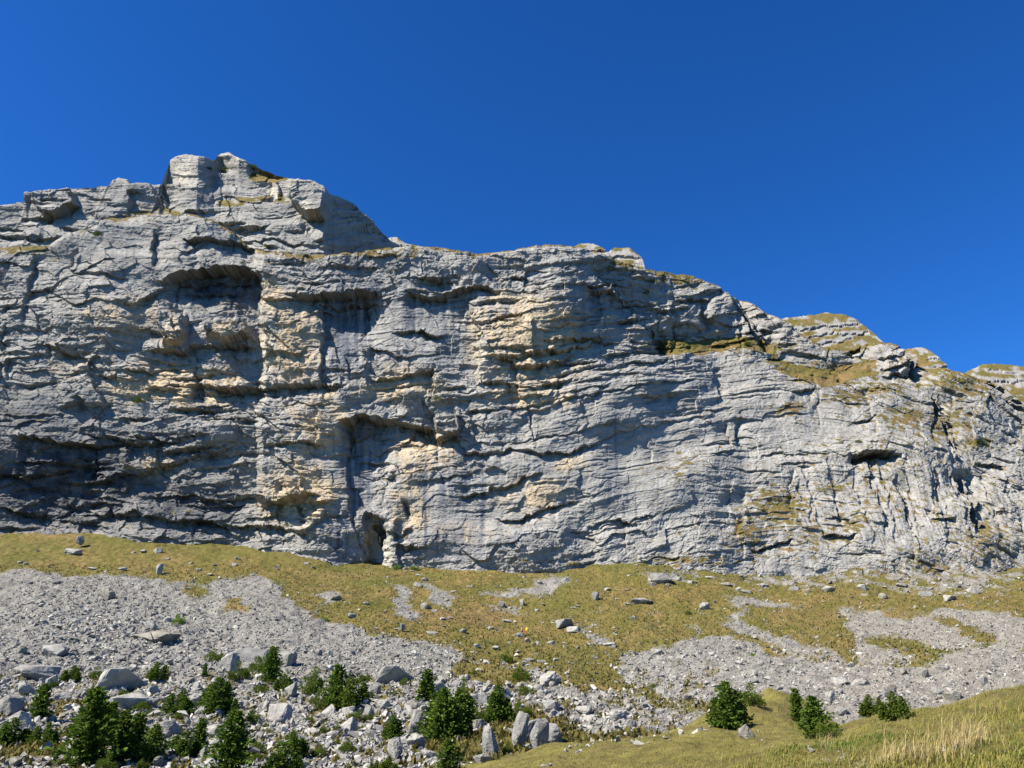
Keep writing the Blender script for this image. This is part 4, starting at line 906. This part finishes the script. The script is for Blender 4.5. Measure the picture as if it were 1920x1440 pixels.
CROWNS['leafy', 0] = (spray_mesh('crown', *bush_crown(58, .62), M_LEAF, 10), trunk_mesh(.5, .02, 78, 4))

def tree(kind, v, px, y1, y0, label, wscale=1.0, where=None, group=None):
    p = where(px, y1) if where else on_ground(px, y1); h = (y1 - y0) * px_size(p) * (.93 if kind in ('spruce', 'fir', 'scrub') else 1.0)
    if kind == 'spruce' and (y1 - y0 < 62): kind, v = 'scrub', (v + int(px)) % 3; wscale = max(wscale, 1.0)
    nm = {'scrub': 'fir_tree', 'spruce': 'spruce_tree', 'thin': 'spruce_tree', 'fir': 'fir_tree', 'pine': 'pine_shrub', 'leafy': 'leafy_shrub'}[kind]
    o = bpy.data.objects.new(nm, None); COL.objects.link(o); o.location = p; o.empty_display_size = .2
    o.rotation_euler = (0, 0, random.uniform(0, 6.28)); ws_ = wscale * {'scrub': 1.2, 'spruce': 1.22, 'thin': 1.15, 'fir': 1.25, 'pine': 1.15, 'leafy': 1.0}[kind]; o.scale = (h * ws_, h * ws_, h)
    c, t = CROWNS[kind, v]
    obj('crown', c, o); obj('trunk', t, o)
    tag(o, label, 'shrub' if kind in ('pine', 'leafy') else 'tree', group or ('shrubs among the boulders' if kind in ('pine', 'leafy') else 'small conifers among the boulders'))
    return o
S = 'spruce'; PN = 'pine'
ws_p = cell * cen * GVIS[:-1, :-1] * (patch + .25 * sm)[:-1, :-1] * (1 - wN[:-1, :-1]) * sstep(1255, 1330, gpy[:-1, :-1]) * (gpy[:-1, :-1] < 1440) * (gpx[:-1, :-1] > 0) * (gpx[:-1, :-1] < 1000)
_, si, sj = sample(46, ws_p)
SCRUB = [(float(gpx[a, b]), float(gpy[a, b])) for a, b in zip(si, sj)]
TREES = [(S, 1, 158, 1440, 1290, 'tallest dark spruce at lower left, in front of the big fluted slab', 1.05), ('thin', 0, 198, 1404, 1322, 'slim young spruce just right of the tallest spruce', 1.1), (S, 2, 222, 1434, 1336, 'narrow spruce second to the right of the tallest spruce', .9),
         (S, 0, 248, 1424, 1336, 'dark spruce third to the right of the tallest spruce', 1.0), (S, 3, 286, 1430, 1356, 'broad low spruce at the right end of the lower left tree group', 1.0), (S, 2, 72, 1352, 1282, 'yellow green spruce left of the tallest spruce tip', 1.0),
         (S, 3, 17, 1397, 1346, 'spreading dark spruce at the left edge of the picture', 1.2), (S, 3, 86, 1397, 1355, 'low wide spruce between the left edge and the tallest spruce', 1.1), (S, 0, 135, 1277, 1247, 'small spruce in the scree above the big fluted slab', 1.1), (PN, 0, 186, 1274, 1249, 'low dark bush right at the top corner of the big fluted slab', 1.2),
         (S, 0, 290, 1277, 1242, 'grey green spruce right of the big fluted slab', 1.1), (PN, 1, 25, 1318, 1299, 'low green bush under the pale blocks at the left edge', 1.1), (PN, 3, 265, 1332, 1312, 'low bush at the right end of the pale rock shelf', 1.1), (S, 0, 265, 1446, 1422, 'tiny spruce at the bottom edge under the lower left tree group', 1.0),
         (PN, 2, 197, 1446, 1412, 'reddish green shrub at the bottom edge below the tallest spruce', .9), (PN, 0, 402, 1241, 1212, 'round green bush at the left end of the dark fluted slab', .9), (PN, 2, 448, 1274, 1241, 'round bush in front of the dark fluted slab', .9), (S, 1, 507, 1278, 1210, 'dark spruce at the right end of the dark fluted slab', .95), (PN, 3, 488, 1262, 1222, 'dark bush leaning against the right end of the dark fluted slab', .7),
         ('thin', 0, 381, 1266, 1244, 'tiny spruce left of the white triangular boulder', 1.2), ('fir', 0, 405, 1340, 1270, 'wide bushy fir above the big spruce of the bottom edge', .95), (S, 1, 338, 1341, 1291, 'bushy fir left of a half hidden grey boulder', 1.0), (S, 3, 533, 1298, 1263, 'feathery fir left of the fir clump', 1.0), (PN, 1, 490, 1300, 1281, 'low bush under the dark spruce of the fluted slab', 1.2),
         (PN, 2, 583, 1302, 1252, 'yellow green bushy fir at the left of the fir clump', .75), (S, 1, 630, 1328, 1245, 'tallest fir of the clump left of the middle', 1.0), (S, 0, 655, 1328, 1268, 'feathery fir at the right of the fir clump', 1.15), (PN, 3, 608, 1326, 1288, 'low dark bush at the foot of the fir clump', .9),
         ('thin', 0, 438, 1357, 1314, 'thin dark spruce tip just above the big spruce of the bottom edge', 1.1), (S, 1, 430, 1450, 1330, 'big full spruce at the bottom edge left of the middle', 1.05), (S, 0, 531, 1452, 1394, 'bright green spruce cut by the bottom edge right of the big spruce', 1.2), (S, 3, 548, 1421, 1371, 'dark spreading spruce behind the bright green one', 1.2),
         (S, 2, 374, 1410, 1348, 'slender leaning fir left of the big spruce of the bottom edge', 1.0), (S, 3, 345, 1416, 1368, 'low green fir right of the lower left tree group', 1.2), (PN, 0, 597, 1416, 1389, 'low dark bush right of the two bottom edge spruces', .9), (PN, 3, 648, 1411, 1386, 'pale green bush near the bottom edge of the boulder field', .9), (PN, 2, 474, 1354, 1325, 'grey green shrub above the pale triangular slab', .9),
         (PN, 2, 608, 1376, 1355, 'left of two small bushes by the jagged pale rock', .7), (PN, 2, 630, 1376, 1356, 'right of two small bushes by the jagged pale rock', .7), (PN, 1, 482, 1414, 1386, 'olive bush right of the big spruce of the bottom edge', .8), (PN, 0, 667, 1346, 1326, 'small olive bush right under the fir clump', .9), (PN, 2, 677, 1284, 1261, 'small bush right of the fir clump by the smooth slab', .8),
         ('thin', 0, 802, 1314, 1257, 'tall thin larch like tree at the left above the dense thicket', 1.5), ('fir', 0, 828, 1390, 1290, 'widest dark fir of the dense thicket in the lower middle', .9), ('fir', 1, 858, 1372, 1294, 'right hand fir of the dense thicket in the lower middle', .9), (PN, 2, 872, 1322, 1268, 'yellowish shrub behind the dense thicket', .5),
         (PN, 0, 895, 1354, 1309, 'rounded dark bush right of the dense thicket', .75), ('fir', 1, 938, 1352, 1282, 'fir on the right of the rounded dark bush, above the standing stone', .85), (PN, 3, 973, 1276, 1246, 'round dark fir bush at the lower meadow edge', .85), (PN, 1, 988, 1304, 1282, 'low dark bush right of the fir above the standing stone', 1.0), (PN, 0, 979, 1341, 1317, 'low dark bush above the tallest rock pinnacle', 1.0),
         (PN, 2, 948, 1241, 1219, 'small dark bush in a pile of pale rocks on the meadow edge', .8), (PN, 3, 889, 1266, 1255, 'tiny bush in the scree above the yellowish shrub', .8), ('fir', 0, 734, 1387, 1340, 'bushy green fir left of the leaning grey boulder', .9), (S, 3, 838, 1446, 1383, 'feathery spruce at the bottom edge below the dense thicket', 1.2), (PN, 2, 953, 1412, 1390, 'small green bush between the standing stone and the pinnacles', .6),
         (PN, 0, 687, 1278, 1260, 'small dark bush at the left end of the smooth flat slab', .8), (PN, 1, 648, 1409, 1391, 'olive bush low in the boulder field near the bottom', .8), (S, 2, 728, 1448, 1416, 'small spruce at the bottom edge under the leaning boulder', 1.1), (S, 3, 706, 1448, 1425, 'tiny spruce at the bottom edge, left of another small one', 1.1), (PN, 3, 760, 1286, 1270, 'grey green bush at the right end of the smooth flat slab', .9),
         ('fir', 1, 1367, 1366, 1279, 'tall bright green fir on the left side of the grassy mound', .98), (PN, 2, 1408, 1322, 1283, 'bushy green fir on top of the grassy mound', 1.0), ('thin', 0, 1497, 1352, 1293, 'thin sparse spruce right behind the grassy mound', 1.1), (S, 3, 1530, 1384, 1305, 'dark spruce with spreading lower branches right of the grassy mound', 1.1), (PN, 1, 1555, 1385, 1352, 'low spreading branches of pine at the foot of the dark spruce by the mound', 1.0),
         (S, 3, 1633, 1343, 1302, 'wide dark fir in front of the right scree', 1.15), (S, 0, 1681, 1347, 1294, 'sparse olive spruce at the edge of the grassy bank', 1.0), ('leafy', 0, 337, 1171, 1147, 'bright green round bush in the left scree', .75), (PN, 0, 1175, 1293, 1281, 'left of two tiny bushes at the edge of the middle meadow', .9), (PN, 1, 1221, 1293, 1279, 'right of two tiny bushes at the edge of the middle meadow', .8),
         ('leafy', 0, 1413, 1230, 1222, 'tiny yellow green bush on the right scree', 1.2), (PN, 3, 1289, 1152, 1143, 'tiny dark bush on the right meadow', .9), ('leafy', 0, 745, 1067, 1054, 'bright green bush at the mouth of the cave in the cliff foot', 1.0), ('leafy', 0, 778, 1068, 1057, 'darker green bush right of the cave mouth at the cliff foot', 1.4), ('leafy', 0, 610, 1165, 1155, 'tiny yellow bush at the upper edge of the left scree', 1.0)]
for (k, v, x, y1, y0, lb, ws) in TREES: tree(k, v, x, y1, y0, lb, ws)
sb = {}
for q, (x, y) in enumerate(SCRUB):
    hh = random.uniform(8, 17); o = tree(PN, q % 4, x, y, y - hh, 'low shrub', random.uniform(.9, 1.5))
    nm, lx, ly = min(LAND, key=lambda l: (l[1] - x) ** 2 + (2.0 * (l[2] - y)) ** 2); dx, dy = x - lx, 2.0 * (y - ly)
    sb.setdefault((nm, ('right of' if dx > 0 else 'left of') if abs(dx) > abs(dy) else ('below' if dy > 0 else 'above')), []).append((hh, o))
for (nm, d), L in sb.items():
    L.sort(key=lambda t: -t[0])
    for k, (hh, o) in enumerate(L): o['label'] = (ORD[k][:-7] + 'tallest' if k < len(ORD) else 'shortest') + ' low dwarf shrub ' + d + ' ' + nm
for (v, x, y1, y0, lb, ws) in [(0, 260, 754, 742, 'tiny shrub on a ledge low on the left wall', 1.2), (1, 822, 752, 740, 'small shrub on a ledge in the middle of the wall', .9), (3, 182, 442, 430, 'dark shrub in the notch of the left rim', .8), (2, 1402, 648, 634, 'small green pine under the dark nook of the right wall', .7), (0, 1610, 829, 822, 'tiny shrub beside a pale rock on the right wall', 1.2), (0, 900, 630, 622, 'tiny shrub on the left edge of the tan bulge', 1.0)]:
    tree('pine', v, x, y1, y0, lb, ws, on_cliff, 'shrubs growing on the rock faces')
_pf = np.stack([ppx[:190].ravel(), ppy[:190].ravel()], -1); _pw = pV[:190].reshape(-1, 3)
def on_peak(px, py): return Vector(_pw[np.argmin((_pf[:, 0] - px) ** 2 + (_pf[:, 1] - py) ** 2)])
for (v, x, y1, y0, lb, ws) in [(1, 421, 324, 310, 'round dark shrub near the very top of the summit block', .8), (2, 477, 316, 305, 'dark shrub on the right shoulder of the summit block', .9), (2, 501, 464, 450, 'green shrub on the ledge at the foot of the summit block', .6), (0, 392, 318, 312, 'flat shrub left of the round one near the summit', 1.3)]:
    tree('pine', v, x, y1, y0, lb, ws, on_peak, 'shrubs growing on the rock faces')

# ------------------------------------------------------------------ people
def person(loc, top, legs, hair, label, arm=.2, face=0.0):
    me = bpy.data.meshes.new('person')
    J = [(0, 0, .95, .135), (0, .0, 1.15, .125), (0, .0, 1.38, .15), (0, .01, 1.50, .055), (0, -.01, 1.62, .095), (0, -.01, 1.72, .085),
         (.18, 0, 1.41, .06), (.25, .02, 1.14, .045), (.25 - arm * .3, -.12, .92 + arm, .038), (-.18, 0, 1.41, .06), (-.25, .02, 1.14, .045), (-.27, -.08, .90, .038),
         (.10, 0, .88, .095), (.12, -.03, .48, .062), (.13, .03, .07, .045), (.14, -.12, .03, .04), (-.10, 0, .88, .095), (-.13, .02, .48, .062), (-.15, .06, .07, .045), (-.16, -.09, .03, .04)]
    E = [(0, 1), (1, 2), (2, 3), (3, 4), (4, 5), (2, 6), (6, 7), (7, 8), (2, 9), (9, 10), (10, 11), (0, 12), (12, 13), (13, 14), (14, 15), (0, 16), (16, 17), (17, 18), (18, 19)]
    me.from_pydata([j[:3] for j in J], E, []); o = bpy.data.objects.new('person', me); COL.objects.link(o)
    m = o.modifiers.new('skin', 'SKIN'); m.use_smooth_shade = True
    for k, j in enumerate(J): me.skin_vertices[0].data[k].radius = (j[3], j[3]); me.skin_vertices[0].data[k].use_root = (k == 0)
    s = o.modifiers.new('sub', 'SUBSURF'); s.levels = 1; s.render_levels = 1
    dg = bpy.context.evaluated_depsgraph_get(); ev = bpy.data.meshes.new_from_object(o.evaluated_get(dg)); o.modifiers.clear(); o.data = ev; bpy.data.meshes.remove(me)
    def mt(n, c): a, nt, b = nodes_mat(n); b.inputs['Base Color'].default_value = (*c, 1); return a
    ev.materials.clear()
    for a in (mt('jacket', top), mt('trousers', legs), mt('skin', (.5, .32, .23)), mt('boots', (.04, .03, .03)), mt('hair', hair)): ev.materials.append(a)
    for p in ev.polygons:
        c = p.center; r = math.hypot(c.x, 0)
        p.material_index = 3 if c.z < .1 else 1 if c.z < .97 and abs(c.x) < .22 else 4 if c.z > 1.66 or (c.z > 1.55 and c.y > .03) else 2 if c.z > 1.49 or (c.z < 1.0 and abs(c.x) >= .22) else 0
    o.location = loc; o.rotation_euler = (0, 0, face)
    return tag(o, label, 'person', 'people on the slope')
person(on_ground(979, 1190), (.75, .28, .14), (.05, .05, .06), (.08, .05, .03), 'person in a salmon orange top and dark trousers standing on the meadow', .15, .5)
person(on_ground(989, 1191), (.85, .42, .03), (.55, .14, .03), (.08, .05, .03), 'person in yellow and orange clothes standing right of the salmon topped one', .3, -.6)
person(on_cliff(1371, 655) + Vector((0, -.3, -.3)), (.75, .08, .06), (.10, .08, .08), (.05, .04, .03), 'person in red on the grassy ledge of the right wall', .3, 2.2)

# ------------------------------------------------------------------ foreground grass
gw_ = np.where((YY > 3.2) & (YY < 46), wN * GVIS, 0)[:-1, :-1]
garea = cell * gw_ * (gpy[:-1, :-1] < 1560) * (gpx[:-1, :-1] > 780) * (gpx[:-1, :-1] < 2080)
def blades(name, n, wgt, h0, h1, wd, mat, seed, lean=.5, bias=(0.25, 0)):
    P0, i, j = sample(n, wgt); r = np.random.RandomState(seed)
    h = (h0 + (h1 - h0) * r.rand(n) ** 1.5); an = r.rand(n) * 6.283; ln = lean * (.3 + r.rand(n)) * h
    d = np.stack([np.cos(an) * ln + bias[0] * h, np.sin(an) * ln + bias[1] * h, 0 * h], -1); up = np.stack([0 * h, 0 * h, h], -1)
    s = np.stack([np.cos(an + 1.6), np.sin(an + 1.6), 0 * an], -1) * (wd * (.6 + .8 * r.rand(n)))[:, None]
    b = P0 - up * .05; m = P0 + d * .35 + up * .6; t = P0 + d + up * .95
    V = np.stack([b - s, b + s, m - s * .7, m + s * .7, t], 1).reshape(-1, 3); k = np.arange(n) * 5
    Fq = np.concatenate([np.stack([k, k + 1, k + 3], -1), np.stack([k, k + 3, k + 2], -1), np.stack([k + 2, k + 3, k + 4], -1)])
    return obj(name, mesh_np(name, V, Fq, mat))
q_ = gpx[:-1, :-1]; r_ = gpy[:-1, :-1]
g1 = blades('grass', 42000, garea * (.25 + sstep(-.3, .4, fbm(GX / 1.1, YY / 1.1, 481, 3))[:-1, :-1]), .02, .075, .0045, M_GRASS, 1)
tag(g1, 'short green grass covering the near bank and mound', 'grass', kind='stuff')
M_MEADOW = leaf_mat('meadow_tussocks', (.055, .060, .013), (.145, .115, .036))
wm_ = cell * cen * GVIS[:-1, :-1] * ((1 - wN) * np.clip(1 - sm - outc * .6, 0, 1))[:-1, :-1]
g4 = blades('grass', 26000, wm_, .18, .5, .13, M_MEADOW, 5, .6, (.1, 0))
tag(g4, 'tussocks of olive and straw grass all over the meadow slope below the cliff', 'grass', kind='stuff')
M_FRESH = leaf_mat('fresh_green_grass', (.06, .105, .016), (.12, .165, .03))
g3 = blades('grass', 7000, garea * (.03 + blobmask(gpx[:-1, :-1], gpy[:-1, :-1], [(1560, 1400, 60, 9, 1.0), (1640, 1392, 40, 9, .6), (1480, 1412, 40, 6, .5)])), .02, .06, .005, M_FRESH, 3)
tag(g3, 'patch of fresh bright green grass at the edge of the near bank', 'grass', kind='stuff')
dry = garea * (.05 * sstep(.05, .5, fbm(GX / .9, YY / 1.6, 483, 3))[:-1, :-1] + 1.6 * blobmask(q_, r_, [(1800, 1392, 36, 22, 1.0), (1545, 1402, 14, 8, .8), (1690, 1350, 16, 8, .5), (1700, 1432, 70, 12, .9), (1860, 1340, 60, 20, .12)]))
g2 = blades('dry_grass', 1300, dry * (YY[:-1, :-1] < 32), .08, .28, .0022, M_STRAW, 2, .9, (.2, 0))
tag(g2, 'tufts of tall straw coloured dry grass on the near bank', 'grass', kind='stuff')
print('AUTO BOULDERS', n_auto, 'tris', sum(len(m.loop_triangles) if m.loop_triangles else len(m.polygons) for m in bpy.data.meshes))
